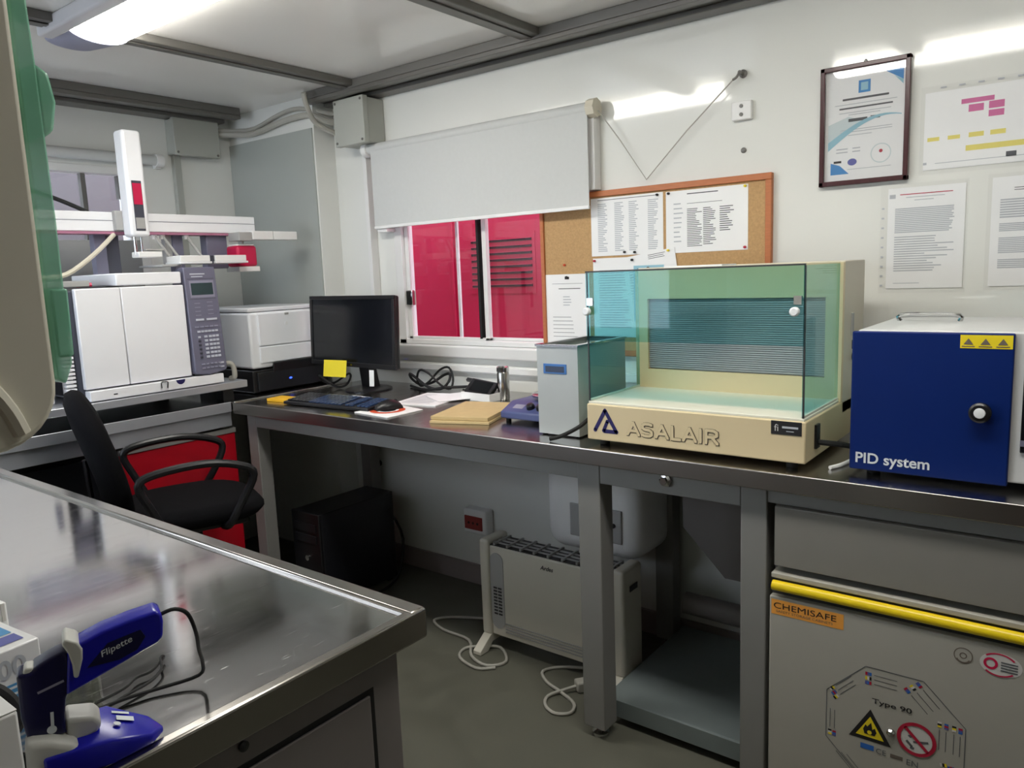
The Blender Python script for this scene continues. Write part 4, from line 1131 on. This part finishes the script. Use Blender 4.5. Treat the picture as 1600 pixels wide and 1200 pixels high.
for x in (X0 + .016, X1 - .026):
    build(MB().lathe(FY(Y0), x, 1.28, [(.006, 0), (.006, .006), (.011, .008), (.011, .018), (.008, .021)], 18), 'pane_knob', 'knob_white', fp)
    build(MB().box(x - .006, x + .012, Y0 - .002, Y0 + .007, 1.296, 1.316), 'pane_clip', 'chrome', fp)
# front lettering and emblem
F = FY(Y0)
def strokes(ch, x, w_, z, h_):
    # centre lines of heavy block capitals
    P_ = lambda a, b: (x + a * w_, z + b * h_)
    if ch == 'A': return [[P_(0, 0), P_(.5, 1)], [P_(.5, 1), P_(1, 0)], [P_(.22, .32), P_(.78, .32)]]
    if ch == 'S': return [[P_(.02, .06), P_(.25, 0), P_(.75, 0), P_(1, .14), P_(1, .36), P_(.75, .5), P_(.25, .54), P_(.02, .66), P_(.02, .86), P_(.25, 1), P_(.75, 1), P_(.98, .94)]]
    if ch == 'L': return [[P_(0, 1), P_(0, 0)], [P_(0, 0), P_(1, 0)]]
    if ch == 'I': return [[P_(0, 0), P_(0, 1)]]
    if ch == 'R': return [[P_(0, 0), P_(0, 1)], [P_(0, 1), P_(.65, 1), P_(.95, .86), P_(.95, .62), P_(.65, .48), P_(0, .48)], [P_(.5, .48), P_(1, 0)]]
lx, z_, hh2 = -1.0215, .9430, .033
out_, inn_ = MB(), MB()
for ch_, w_, adv in (('A', .0345, .0455), ('S', .0275, .0405), ('A', .0345, .0475), ('L', .022, .0315), ('A', .0345, .0475), ('I', 0, .0155), ('R', .0305, .04)):
    for st_ in strokes(ch_, lx, w_, z_, hh2):
        for (p0, p1) in zip(st_[:-1], st_[1:]):
            out_.line(F, p0[0] + .0006, p0[1] - .0008, p1[0] + .0006, p1[1] - .0008, .0106, .0004 + 1e-5 * len(out_.f))
            inn_.line(F, *p0, *p1, .0077, .0016 + 1e-5 * len(inn_.f))
        for p0 in st_:
            q_ = .5
            out_.rect(F, p0[0] + .0006 - .0053 * .86, p0[0] + .0006 + .0053 * .86, p0[1] - .0008 - .0053 * .86, p0[1] - .0008 + .0053 * .86, .0004 + 1e-5 * len(out_.f))
            inn_.rect(F, p0[0] - .0038 * .86, p0[0] + .0038 * .86, p0[1] - .0038 * .86, p0[1] + .0038 * .86, .0016 + 1e-5 * len(inn_.f))
    lx += adv
flat(out_, 'lettering_outline', 'letter_outline', bs)
flat(inn_, 'lettering', 'cream', bs)
tri = [(-1.128, .943), (-1.092, 1.006), (-1.054, .943)]
m = MB()
m.line(F, -1.126, .945, -1.093, 1.003, .011, .0008)
m.line(F, -1.093, 1.003, -1.058, .945, .011, .0008)
m.line(F, -1.098, .944, -1.055, .944, .011, .0008)
m.line(F, -1.098, .946, -1.086, .972, .010, .0008)
for p_ in ((-1.126, .945), (-1.093, 1.003), (-1.057, .945), (-1.098, .945), (-1.086, .972)): m.disc(F, p_[0], p_[1], .0055, .0008, 14)
flat(m, 'emblem', 'logo_blue', bs)
pl = build(MB().fbox(F, -.627, -.554, .984, 1.017, 0, .0012), 'name_plate', 'ink_black', bs)
text('lettering', 'fi', F, -.619, .992, 'sign_white', pl, height=.017, c=.0018)
m = MB().rect(F, -.60, -.562, 1.000, 1.005, .0018).rect(F, -.59, -.572, .992, .994, .0018)
flat(m, 'printed_text', 'ink_soft', pl)
# switch and cable on the right side
sp = build(MB().fbox(FX(X1), 1.885, 1.915, .94, 1.0, 0, .006), 'socket_plate', 'black_plastic', hd, bevel=.001)
build(MB().tube([(X1 + .006, 1.90, .955), (X1 + .05, 1.92, .95), (X1 + .08, 2.0, .93), (X1 + .06, 2.15, .91), (-.52, 2.30, .91)], .007, 8), 'power_cable', 'rubber', sp)
build(MB().box(X1 - .001, X1 + .003, 2.20, 2.22, 1.19, 1.25), 'side_vent', 'heater_grey', hd)
build(MB().cyl(FX(X1), 2.225, 1.13, .012, 0, .012, 14), 'side_knob', 'black_plastic', hd)
tag(build(MB().fbox(Fr((-.86, 1.95, 1.391), (1, .05, 0), (-.05, 1, 0)), -.09, .07, -.05, .06, 0, .004), 'paper_stack', 'paper', None), 'white papers lying flat on top of the glass hood', 'paper')

tag(build(MB().tube([(-.50, 1.86, .905), (-.485, 1.90, .905), (-.475, 1.96, .905)], .005, 8), 'white_stick', 'white_plastic'), 'short white plastic stick lying left of the blue box', 'stick')

# ---- blue PID box
pd = thing('blue_instrument', 'dark blue fronted instrument box lettered PID system at the right', 'instrument', (-.2, 2.05, .9))
build(MB().box(-.446, .18, 1.862, 2.28, .918, 1.236), 'body', 'pid_body', pd, bevel=.005)
dr_ = build(MB().box(-.455, -.143, 1.85, 1.862, .912, 1.233), 'door', 'pid_blue', pd, bevel=.003)
F = FY(1.85)
text('lettering', 'PID system', F, -.441, .921, 'letter_white', dr_, width=.153, c=.0008, offset=.02)
ys = build(MB().fbox(F, -.240, -.146, 1.201, 1.229, 0, .0008), 'warning_sticker', 'sticker_yellow', dr_)
m = MB()
for x in (-.225, -.194, -.163):
    m.poly(F, [(x - .009, 1.209), (x + .009, 1.209), (x, 1.222)], .0014)
    m.rect(F, x - .012, x + .012, 1.204, 1.206, .0014)
flat(m, 'warning_symbols', 'outline_grey', ys)
kn = build(MB().lathe(F, -.196, 1.068, [(.017, 0), (.017, .006), (.021, .010), (.021, .022), (.017, .025)], 24), 'knob', 'black_plastic', dr_)
build(MB().lathe(F, -.196, 1.068, [(.011, .0252), (.010, .028), (.001, .029)], 20), 'knob_cap', 'knob_white', kn)
build(MB().box(-.125, .17, 1.856, 1.863, .985, 1.216), 'control_panel', 'screen', pd, bevel=.002)
build(MB().box(-.125, .17, 1.853, 1.857, 1.0, 1.012), 'panel_groove', 'gc_slate', pd)
build(MB().tube([(-.41, 2.13, 1.236), (-.41, 2.13, 1.25), (-.33, 2.13, 1.252), (-.28, 2.13, 1.25), (-.28, 2.13, 1.236)], .006, 8, sm=3), 'lifting_handle', 'chrome', pd)
build(MB().box(-.462, -.446, 1.875, 1.89, 1.19, 1.21), 'hinge', 'grille_dark', pd)
for x in (-.41, .14):
    for y in (1.89, 2.25):
        build(MB().cyl(FZ(.9), x, y, .015, .0003, .019, 14), 'foot', 'rubber', pd)

# ================================================================== UNDER THE BENCH
# ---- convector heater
ht = thing('convector_heater', 'white floor-standing convector heater under the workbench', 'heater', (-1.48, 2.12, 0))
build(MB().box(-1.745, -1.225, 2.058, 2.17, .06, .405), 'body', 'heater_white', ht, bevel=.006)
for a, b in ((-1.79, -1.745), (-1.225, -1.18)):
    cp_ = build(MB().box(a, b, 2.05, 2.178, .055, .425), 'side_cap', 'heater_white', ht, bevel=.012, seg=3)
build(MB().box(-1.179, -1.177, 2.09, 2.14, .345, .365), 'grip', 'grille_dark', ht)
build(MB().box(-1.745, -1.225, 2.064, 2.165, .404, .408), 'grille_bed', 'grille_dark', ht)
for i in range(9):
    x = -1.73 + i * .06
    build(MB().box(x, x + .008, 2.064, 2.165, .406, .416), 'grille_bar', 'heater_grey', ht)
for y in (2.085, 2.11, 2.135):
    build(MB().box(-1.745, -1.225, y, y + .005, .406, .413), 'grille_bar', 'heater_grey', ht)
F = FY(2.058)
ov = []
for i in range(13): ov.append((-1.712 + .03 * math.cos(PI * i / 12), .352 + .03 * math.sin(PI * i / 12)))
for i in range(13): ov.append((-1.712 + .03 * math.cos(PI + PI * i / 12), .12 + .03 * math.sin(PI + PI * i / 12)))
op = build(MB().prism(F, ov, -.001, .0025), 'oval_panel', 'heater_grey', ht)
for r in range(9):
    for a in (-1.729, -1.708):
        build(MB().fbox(F, a, a + .016, .145 + r * .0125, .151 + r * .0125, .002, .004), 'vent_slot', 'grille_dark', op)
for i in range(4):
    build(MB().fbox(F, -1.68, -1.24, .082 + i * .011, .086 + i * .011, 0, .0035), 'louvre', 'heater_grey', ht)
text('lettering', 'Ardes', F, -1.515, .362, 'ink_black', ht, height=.016, c=.001, shear=.3, offset=.02)
for x in (-1.765, -1.205):
    build(MB().prism(FX(x), [(1.985, .001), (2.03, .001), (2.06, .03), (2.16, .03), (2.19, .001), (2.24, .001), (2.24, .015), (2.18, .06), (2.05, .06), (1.985, .015)], -.018, .018), 'foot', 'heater_white', ht, bevel=.002)
tag(build(MB().tube([(-1.80, 2.20, .05), (-1.93, 2.21, .012), (-2.05, 2.16, .006), (-2.09, 2.10, .006), (-2.0, 2.06, .006), (-1.86, 2.05, .006), (-1.77, 1.96, .008), (-1.68, 1.94, .006), (-1.64, 2.0, .006), (-1.72, 2.07, .006), (-1.78, 2.03, .012), (-1.83, 1.99, .006), (-1.80, 1.93, .006), (-1.70, 1.905, .006), (-1.645, 1.945, .006)], .0055, 8), 'looped_cable', 'cable_grey'), 'white power cord looped on the floor at the heater left foot', 'cable')
pc = thing('power_plug', 'white cord with plug lying on the floor beside the bench leg', 'plug', (-1.33, 1.95, 0))
build(MB().tube([(-1.36, 2.08, .03), (-1.45, 2.08, .006), (-1.49, 2.02, .006), (-1.44, 1.97, .006), (-1.36, 1.94, .008), (-1.29, 1.91, .006), (-1.27, 1.86, .006), (-1.31, 1.83, .006), (-1.36, 1.85, .006), (-1.385, 1.90, .006), (-1.35, 1.955, .014), (-1.325, 1.985, .02)], .0055, 8), 'cord', 'cable_grey', pc)
pf = Fr((-1.325, 1.985, .02), (.6, .8, 0), (0, 0, 1))
build(MB().fbox(pf, -.005, .05, -.018, .018, -.02, .02), 'plug_body', 'cable_grey', pc, bevel=.006)
for c_ in (-.01, .01):
    build(MB().tube([pf.p(.05, 0, c_), pf.p(.07, 0, c_)], .0025, 8, sm=1), 'pin', 'chrome', pc)
# ---- water heater on the wall
bo = thing('water_heater', 'rounded white water heater with grey control panel behind the convector', 'water heater', (-1.40, 2.35, .4))
build(MB().box(-1.60, -1.20, 2.20, 2.47, .385, .845), 'tank', 'white_plastic', bo, bevel=.07, seg=6)
pn = build(MB().box(-1.475, -1.265, 2.192, 2.202, .455, .575), 'control_panel', 'heater_grey', bo, bevel=.004)
for x in (-1.41, -1.34, -1.295):
    build(MB().cyl(FY(2.192), x, .52, .008, 0, .006, 14), 'knob', 'grille_dark', pn)
build(MB().box(-1.5, -1.3, 2.46, 2.499, .5, .75), 'bracket', 'galvanised', bo)
# ---- wall socket
so = thing('wall_socket', 'white surface-mounted wall socket with red insert under the bench', 'socket', (-2.15, 2.5, .24))
build(MB().box(-2.215, -2.085, 2.445, 2.5, .255, .365), 'housing', 'white_plastic', so, bevel=.008, seg=3)
ins = build(MB().box(-2.205, -2.105, 2.440, 2.447, .275, .335), 'insert', 'socket_red', so, bevel=.002)
for x in (-2.18, -2.155, -2.13):
    build(MB().cyl(FY(2.44), x, .305, .006, 0, .001, 12), 'socket_hole', 'ink_black', ins)
tag(build(MB().lathe(FY(2.5), -2.80, .485, [(.014, 0), (.014, .003), (.008, .006), (.001, .006)], 14), 'wall_screw', 'grille_dark'), 'dark screw plug in the wall under the bench', 'screw')
# ---- computer tower
ct = thing('computer_tower', 'black computer tower in the dark corner under the bench', 'computer', (-2.66, 2.12, 0))
build(MB().box(-2.73, -2.55, 1.93, 2.34, .012, .42), 'case', 'black_paint', ct, bevel=.004)
fpn = build(MB().box(-2.732, -2.548, 1.915, 1.93, .012, .422), 'front_panel', 'black_plastic', ct, bevel=.004)
build(MB().box(-2.71, -2.57, 1.911, 1.916, .34, .375), 'drive_bay', 'black_paint', fpn, bevel=.001)
build(MB().box(-2.71, -2.57, 1.911, 1.916, .29, .325), 'drive_bay', 'black_paint', fpn, bevel=.001)
build(MB().cyl(FY(1.915), -2.64, .22, .012, 0, .004, 16), 'power_button', 'chrome', fpn)
for x in (-2.71, -2.59):
    for y in (1.96, 2.29):
        build(MB().box(x, x + .03, y, y + .03, .0005, .012), 'foot', 'rubber', ct)
tag(build(MB().tube([(-2.54, 2.30, .35), (-2.50, 2.34, .2), (-2.46, 2.25, .05), (-2.48, 2.1, .01), (-2.44, 2.02, .05), (-2.5, 1.98, .008), (-2.42, 2.1, .008)], .006, 8), 'tangled_cable', 'rubber'), 'black cord tangled on the floor by the computer tower', 'cable')

# ================================================================== CHAIR
ch = thing('office_chair', 'black office chair with hoop armrests between the benches', 'chair', (-2.5, 1.37, 0))
# built facing +Y at the origin of the chair, then turned
def L(x, y, z): return (-2.5 + x, 1.37 + y, z)
def superell(cx, cy, rx, ry, n=32, e=2.8):
    out = []
    for i in range(n):
        t = 2 * PI * i / n
        c_, s_ = math.cos(t), math.sin(t)
        out.append((cx + rx * math.copysign(abs(c_) ** (2 / e), c_), cy + ry * math.copysign(abs(s_) ** (2 / e), s_)))
    return out
SZ = .595
m = MB(); vs = []; fs = []
lay = [(-.01, .80), (0, .93), (.018, 1.0), (.038, 1.0), (.055, .93), (.062, .80), (.064, .4)]
n = 32
for dz, sc_ in lay:
    for (x, y) in superell(0, 0, .235 * sc_, .235 * sc_):
        front = max(0, y) / .235
        vs.append(L(x, y, SZ + dz - .02 * front ** 3 * (1 if dz > .02 else .3)))
for k in range(len(lay) - 1):
    fs += [(k * n + i, k * n + (i + 1) % n, (k + 1) * n + (i + 1) % n, (k + 1) * n + i) for i in range(n)]
fs += [tuple(range(n - 1, -1, -1)), tuple(range((len(lay) - 1) * n, len(lay) * n))]
build(MB().add(vs, fs), 'seat', 'black_fabric', ch, smooth=60)
build(MB().box(-2.5 - .16, -2.5 + .16, 1.37 - .16, 1.37 + .16, SZ - .03, SZ - .008), 'seat_pan', 'black_plastic', ch, bevel=.006)
# backrest: curved padded oval, leaning back
vs = []; fs = []
lay = [(-.038, .55), (-.034, .85), (-.02, .98), (0, 1.0), (.02, .96), (.032, .80), (.036, .4)]
by, bz = -.275, .835
lean = .24
for d_, sc_ in lay:
    for (x, z) in superell(0, 0, .215 * sc_, .235 * sc_, e=2.5):
        yy = d_ + .35 * x * x / .215 * .5
        vs.append(L(x, by + yy - z * lean, bz + z + d_ * lean))
for k in range(len(lay) - 1):
    fs += [(k * n + i, k * n + (i + 1) % n, (k + 1) * n + (i + 1) % n, (k + 1) * n + i) for i in range(n)]
fs += [tuple(range(n - 1, -1, -1)), tuple(range((len(lay) - 1) * n, len(lay) * n))]
build(MB().add(vs, fs), 'backrest', 'black_fabric', ch, smooth=60)
build(MB().tube([L(0, -.05, SZ - .02), L(0, -.24, SZ - .02), L(0, -.30, SZ + .06), L(0, -.315, bz)], .018, 10, flat=.5), 'back_bracket', 'black_plastic', ch)
for s_ in (-1, 1):
    ax = s_ * .255
    build(MB().tube([L(s_ * .19, -.10, SZ - .015), L(ax, -.11, SZ + .0), L(ax + s_ * .01, -.155, SZ + .10), L(ax + s_ * .01, -.185, SZ + .185), L(ax + s_ * .01, -.13, SZ + .215), L(ax + s_ * .01, .02, SZ + .225), L(ax + s_ * .01, .13, SZ + .20), L(ax + s_ * .01, .165, SZ + .165), L(ax, .13, SZ + .09), L(ax, .08, SZ + .01), L(s_ * .19, .07, SZ - .015)], .0135, 10), 'armrest', 'black_plastic', ch)
build(MB().cyl(FZ(0), -2.5, 1.37, .025, .12, SZ - .02, 16), 'gas_column', 'black_plastic', ch)
build(MB().cyl(FZ(0), -2.5, 1.37, .045, .085, .14, 20), 'hub', 'black_plastic', ch)
for k in range(5):
    a = 2 * PI * k / 5 + .3
    c_, s_ = math.cos(a), math.sin(a)
    build(MB().tube([L(.03 * c_, .03 * s_, .115), L(.15 * c_, .15 * s_, .10), L(.28 * c_, .28 * s_, .075)], .02, 8, flat=.7), 'base_leg', 'black_plastic', ch)
    cf = Fr(L(.28 * c_, .28 * s_, .028), (c_, s_, 0), (0, 0, 1))
    w_ = build(MB().cyl(cf, 0, 0, .027, -.024, -.004, 18), 'caster', 'black_plastic', ch)
    build(MB().cyl(cf, 0, 0, .027, .004, .024, 18), 'caster', 'black_plastic', ch)
    build(MB().cyl(FZ(0), L(.28 * c_, .28 * s_, 0)[0], L(.28 * c_, .28 * s_, 0)[1], .007, .028, .08, 10), 'caster_stem', 'chrome', ch)
spin(ch, -21)
ch.location.x -= .035

# ================================================================== FOREGROUND
# ---- towel dispenser
td = thing('towel_dispenser', 'beige wall dispenser with green see-through front cover at the left edge', 'dispenser', (-.78, .08, 1.28))
f = FX(-.60)
def rr(y0, y1, z0, z1, r):
    out = []
    for (cy, cz, a0) in ((y1 - r, z0 + r, -PI / 2), (y1 - .01, z1 - .01, 0), (y0 + .01, z1 - .01, PI / 2), (y0 + .01, z0 + .01, PI)):
        q = r if a0 == -PI / 2 else .01
        out += [(cy + q * math.cos(a0 + PI / 2 * i / 8), cz + q * math.sin(a0 + PI / 2 * i / 8)) for i in range(9)]
    return out
bd = build(MB().prism(f, rr(-.05, .232, 1.288, 1.70, .045), -.34, 0), 'body', 'dispenser', td, bevel=.004)
build(MB().tube([(-.60, .13, 1.42), (-.60, .165, 1.37), (-.60, .195, 1.325), (-.60, .205, 1.30)], .006, 8), 'moulded_rib', 'dispenser', bd)
cv = build(MB().prism(f, [(.233, 1.335), (.240, 1.33), (.246, 1.345), (.247, 1.45), (.246, 1.56), (.243, 1.70), (.233, 1.70)], -.335, -.004), 'front_cover', 'green_plastic', td, bevel=.002)
build(MB().prism(f, [(.244, 1.505), (.253, 1.512), (.257, 1.532), (.254, 1.552), (.244, 1.558)], -.10, -.004), 'cover_latch', 'green_plastic', td, bevel=.003)
build(MB().prism(f, [(.236, 1.35), (.2475, 1.35), (.2485, 1.40), (.236, 1.40)], -.06, -.003), 'cover_pocket', 'green_plastic', td, bevel=.002)

# ---- pipetting aid in its stand; drawn in an upright plane u (to the right in the picture) by z
pu = Vector((.36, .93, 0)).normalized()
po = Vector((-.86, .249, .9))
P = Fr(po, pu, (0, 0, 1))       # upright plane, normal towards the room
zf = Fr((po.x, po.y, .9025), P.n, pu)   # lies flat, normal up
ps = thing('charging_stand', 'blue wedge-shaped charging stand with grey cradle on the foreground bench', 'stand', tuple(po))
base2 = [(.024, -.035), (.085, -.035), (.125, -.018), (.138, 0), (.125, .018), (.085, .033), (.024, .033)]
hts = [.034, .034, .016, .008, .012, .028, .028]
n = len(base2)
vs = [zf.p(c, a, 0) for a, c in base2] + [zf.p(c, a, hgt) for (a, c), hgt in zip(base2, hts)]
fs = [tuple(range(n - 1, -1, -1))] + [(i, (i + 1) % n, n + (i + 1) % n, n + i) for i in range(n)]
fs += [(n, n + 1, n + 5, n + 6), (n + 1, n + 2, n + 4, n + 5), (n + 2, n + 3, n + 4)]
sbs = build(MB().add(vs, fs), 'base', 'pipette_blue', ps, bevel=.003)
tf_ = Fr(zf.p(0, .085, .0318), zf.u, (zf.p(0, .125, .0145) - zf.p(0, .085, .0318)))
flat(MB().rect(tf_, -.022, -.017, .004, .022, .0016).rect(tf_, -.012, -.002, .008, .026, .0016).disc(tf_, .006, .008, .004, .0016, 12), 'emblem', 'letter_white', sbs)
build(MB().prism(P, [(.008, .004), (.05, .004), (.064, .020), (.052, .036), (.034, .046), (.010, .052)], .0, .03), 'cradle', 'stand_grey', ps, bevel=.007, seg=3)
build(MB().prism(P, [(.046, .030), (.064, .028), (.076, .033), (.079, .041), (.073, .050), (.046, .056)], -.025, .012), 'cradle_rest', 'stand_grey', ps, bevel=.007, seg=3)
pa = thing('pipetting_aid', 'dark blue cordless pipetting aid standing in its charging stand', 'pipette', tuple(po + Vector((0, 0, .05))))
body = [(.050, .083), (.064, .088), (.101, .101), (.141, .115), (.146, .120), (.148, .137), (.147, .147), (.142, .151), (.116, .148), (.089, .143), (.066, .135), (.056, .128)]
bb = build(MB().prism(P, body, -.016, .016), 'barrel', 'pipette_blue', pa, bevel=.006, seg=3)
build(MB().prism(P, [(.072, .108), (.102, .108), (.120, .114), (.129, .126), (.125, .135), (.093, .129)], .0155, .0168), 'barrel_inlay', 'pipette_dark', bb)
hdl = [(.012, .046), (.046, .041), (.047, .062), (.050, .081), (.056, .087), (.058, .104), (.057, .126), (.052, .131), (.040, .127), (.026, .121), (.023, .117), (.010, .117), (.009, .07)]
hh_ = build(MB().prism(P, hdl, -.014, .014), 'handle', 'pipette_dark', pa, bevel=.005, seg=3)
build(MB().prism(P, [(.052, .140), (.056, .145), (.066, .139), (.070, .130), (.069, .119), (.063, .100), (.059, .101), (.059, .116), (.057, .128)], -.0175, .0185), 'nose_ring', 'stand_grey', pa, bevel=.003, seg=2)
build(MB().prism(P, [(.014, .113), (.024, .114), (.026, .121), (.018, .122)], -.008, .012), 'trigger', 'stand_grey', pa, bevel=.002)
text('lettering', 'Flipette', P, .087, .1135, 'letter_white', bb, height=.009, width=.032, c=.0174, shear=.25, offset=.008, rot=.30)
flat(MB().line(P, .026, .094, .050, .100, .0026, .0147), 'printed_text', 'key_dim', hh_)
flat(MB().line(P, .035, .054, .036, .070, .003, .0147).disc(P, .034, .051, .0045, .0147, 16), 'emblem', 'letter_white', hh_)
pts = [P.p(.147, .140, 0), (-.802, .400, 1.042), (-.803, .415, 1.03), (-.812, .427, 1.0), (-.845, .446, .96), (-.87, .462, .93), (-.884, .463, .908), (-.907, .423, .902), (-.919, .389, .902), (-.925, .354, .902), (-.94, .33, .902)]
tag(build(MB().tube(pts, .0023, 8), 'charger_cable', 'rubber'), 'black cable curving from the tip of the blue pipetting aid', 'cable')
tag(build(MB().tube([(-.94, .335, .902), (-.940, .36, .902), (-.945, .397, .902), (-.958, .419, .902), (-.958, .439, .902), (-.98, .467, .902), (-.975, .46, .906), (-.95, .448, .903), (-.933, .424, .902), (-.927, .393, .902), (-.92, .36, .902)], .0018, 6), 'thin_cable', 'rubber'), 'thin black cable loop lying beside the charger cable', 'cable')
# little beaker behind the aid
bk = thing('small_beaker', 'small clear glass beaker behind the blue pipetting aid', 'beaker', (-.955, .352, .9))
bx, by_ = -.955, .352
build(MB().lathe(FZ(.8985), bx, by_, [(.020, 0), (.022, .004), (.022, .045), (.024, .048), (.0205, .048), (.0195, .006), (.001, .005)], 24), 'glass', 'clear_glass', bk)
build(MB().ring(Fr((0, 0, .947), (1, 0, 0), (0, 1, 0)), bx, by_, .020, .0245, 0, 24), 'rim', 'clear_glass', bk, smooth=0)
# ---- cartons
def carton(name, label, c, ang, wx, wy, hz, z0):
    t = thing(name, label, 'box', (c[0], c[1], z0))
    f_ = Fr((c[0], c[1], z0), (math.cos(ang), math.sin(ang), 0), (-math.sin(ang), math.cos(ang), 0))
    return t, f_
t, f_ = carton('glove_carton', 'blue and white printed carton behind the pipetting aid', (-1.06, .245), .10, .13, .16, .1, .897)
build(MB().fbox(f_, -.06, .065, -.08, .08, 0, .085), 'carton_body', 'paper_glossy', t, bevel=.002)
fr1 = Fr(f_.p(.065, 0, 0), f_.v, (0, 0, 1))
flat(MB().rect(fr1, -.079, .079, .002, .042, .0006), 'blue_band', 'carton_blue', t)
text('lettering', '100', fr1, .02, .05, 'ink_soft', t, height=.024, c=.0009, offset=.02)
m = MB()
for i in range(4): m.rect(fr1, .035, .07, .012 + i * .008, .015 + i * .008, .001)
flat(m, 'printed_text', 'letter_white', t)
ft = Fr(f_.p(0, 0, .085), f_.u, f_.v)
flat(MB().rect(ft, -.02, .02, .01, .07, .0006), 'blue_print', 'carton_blue', t)
flat(MB().rect(ft, .025, .05, .035, .07, .0006), 'navy_print', 'carton_navy', t)
flat(MB().rect(ft, -.05, -.03, -.07, .07, .0006), 'blue_print', 'carton_blue', t)
t, f_ = carton('wipe_box', 'white card box with ribbed edge behind the blue carton', (-1.20, .255), .10, .1, .25, .1, .897)
build(MB().fbox(f_, -.05, .05, -.09, .09, 0, .085), 'carton_body', 'paper', t, bevel=.002)
m = MB()
for i in range(20): m.fbox(f_, .050, .0515, -.085 + i * .0088, -.081 + i * .0088, .06, .085)
build(m, 'ribbed_edge', 'sign_white', t, smooth=0)
t, f_ = carton('white_carton', 'plain white box in the bottom left corner before the stand', (-.857, .165), .0, .10, .16, .1, .897)
build(MB().fbox(f_, -.05, .05, -.075, .075, 0, .103), 'carton_body', 'paper_glossy', t, bevel=.003)
build(MB().fbox(f_, -.0495, .0495, -.0745, .0745, .103, .1045), 'lid_flap', 'paper_glossy', t, bevel=.0005)
tag(build(MB().tube([(-.985, .19, .95), (-.97, .25, .965), (-.955, .275, .95), (-.94, .28, .92), (-.945, .25, .904), (-.96, .2, .904)], .007, 8), 'black_lead', 'rubber'), 'thick black lead looped between the carton and the charging stand', 'cable')
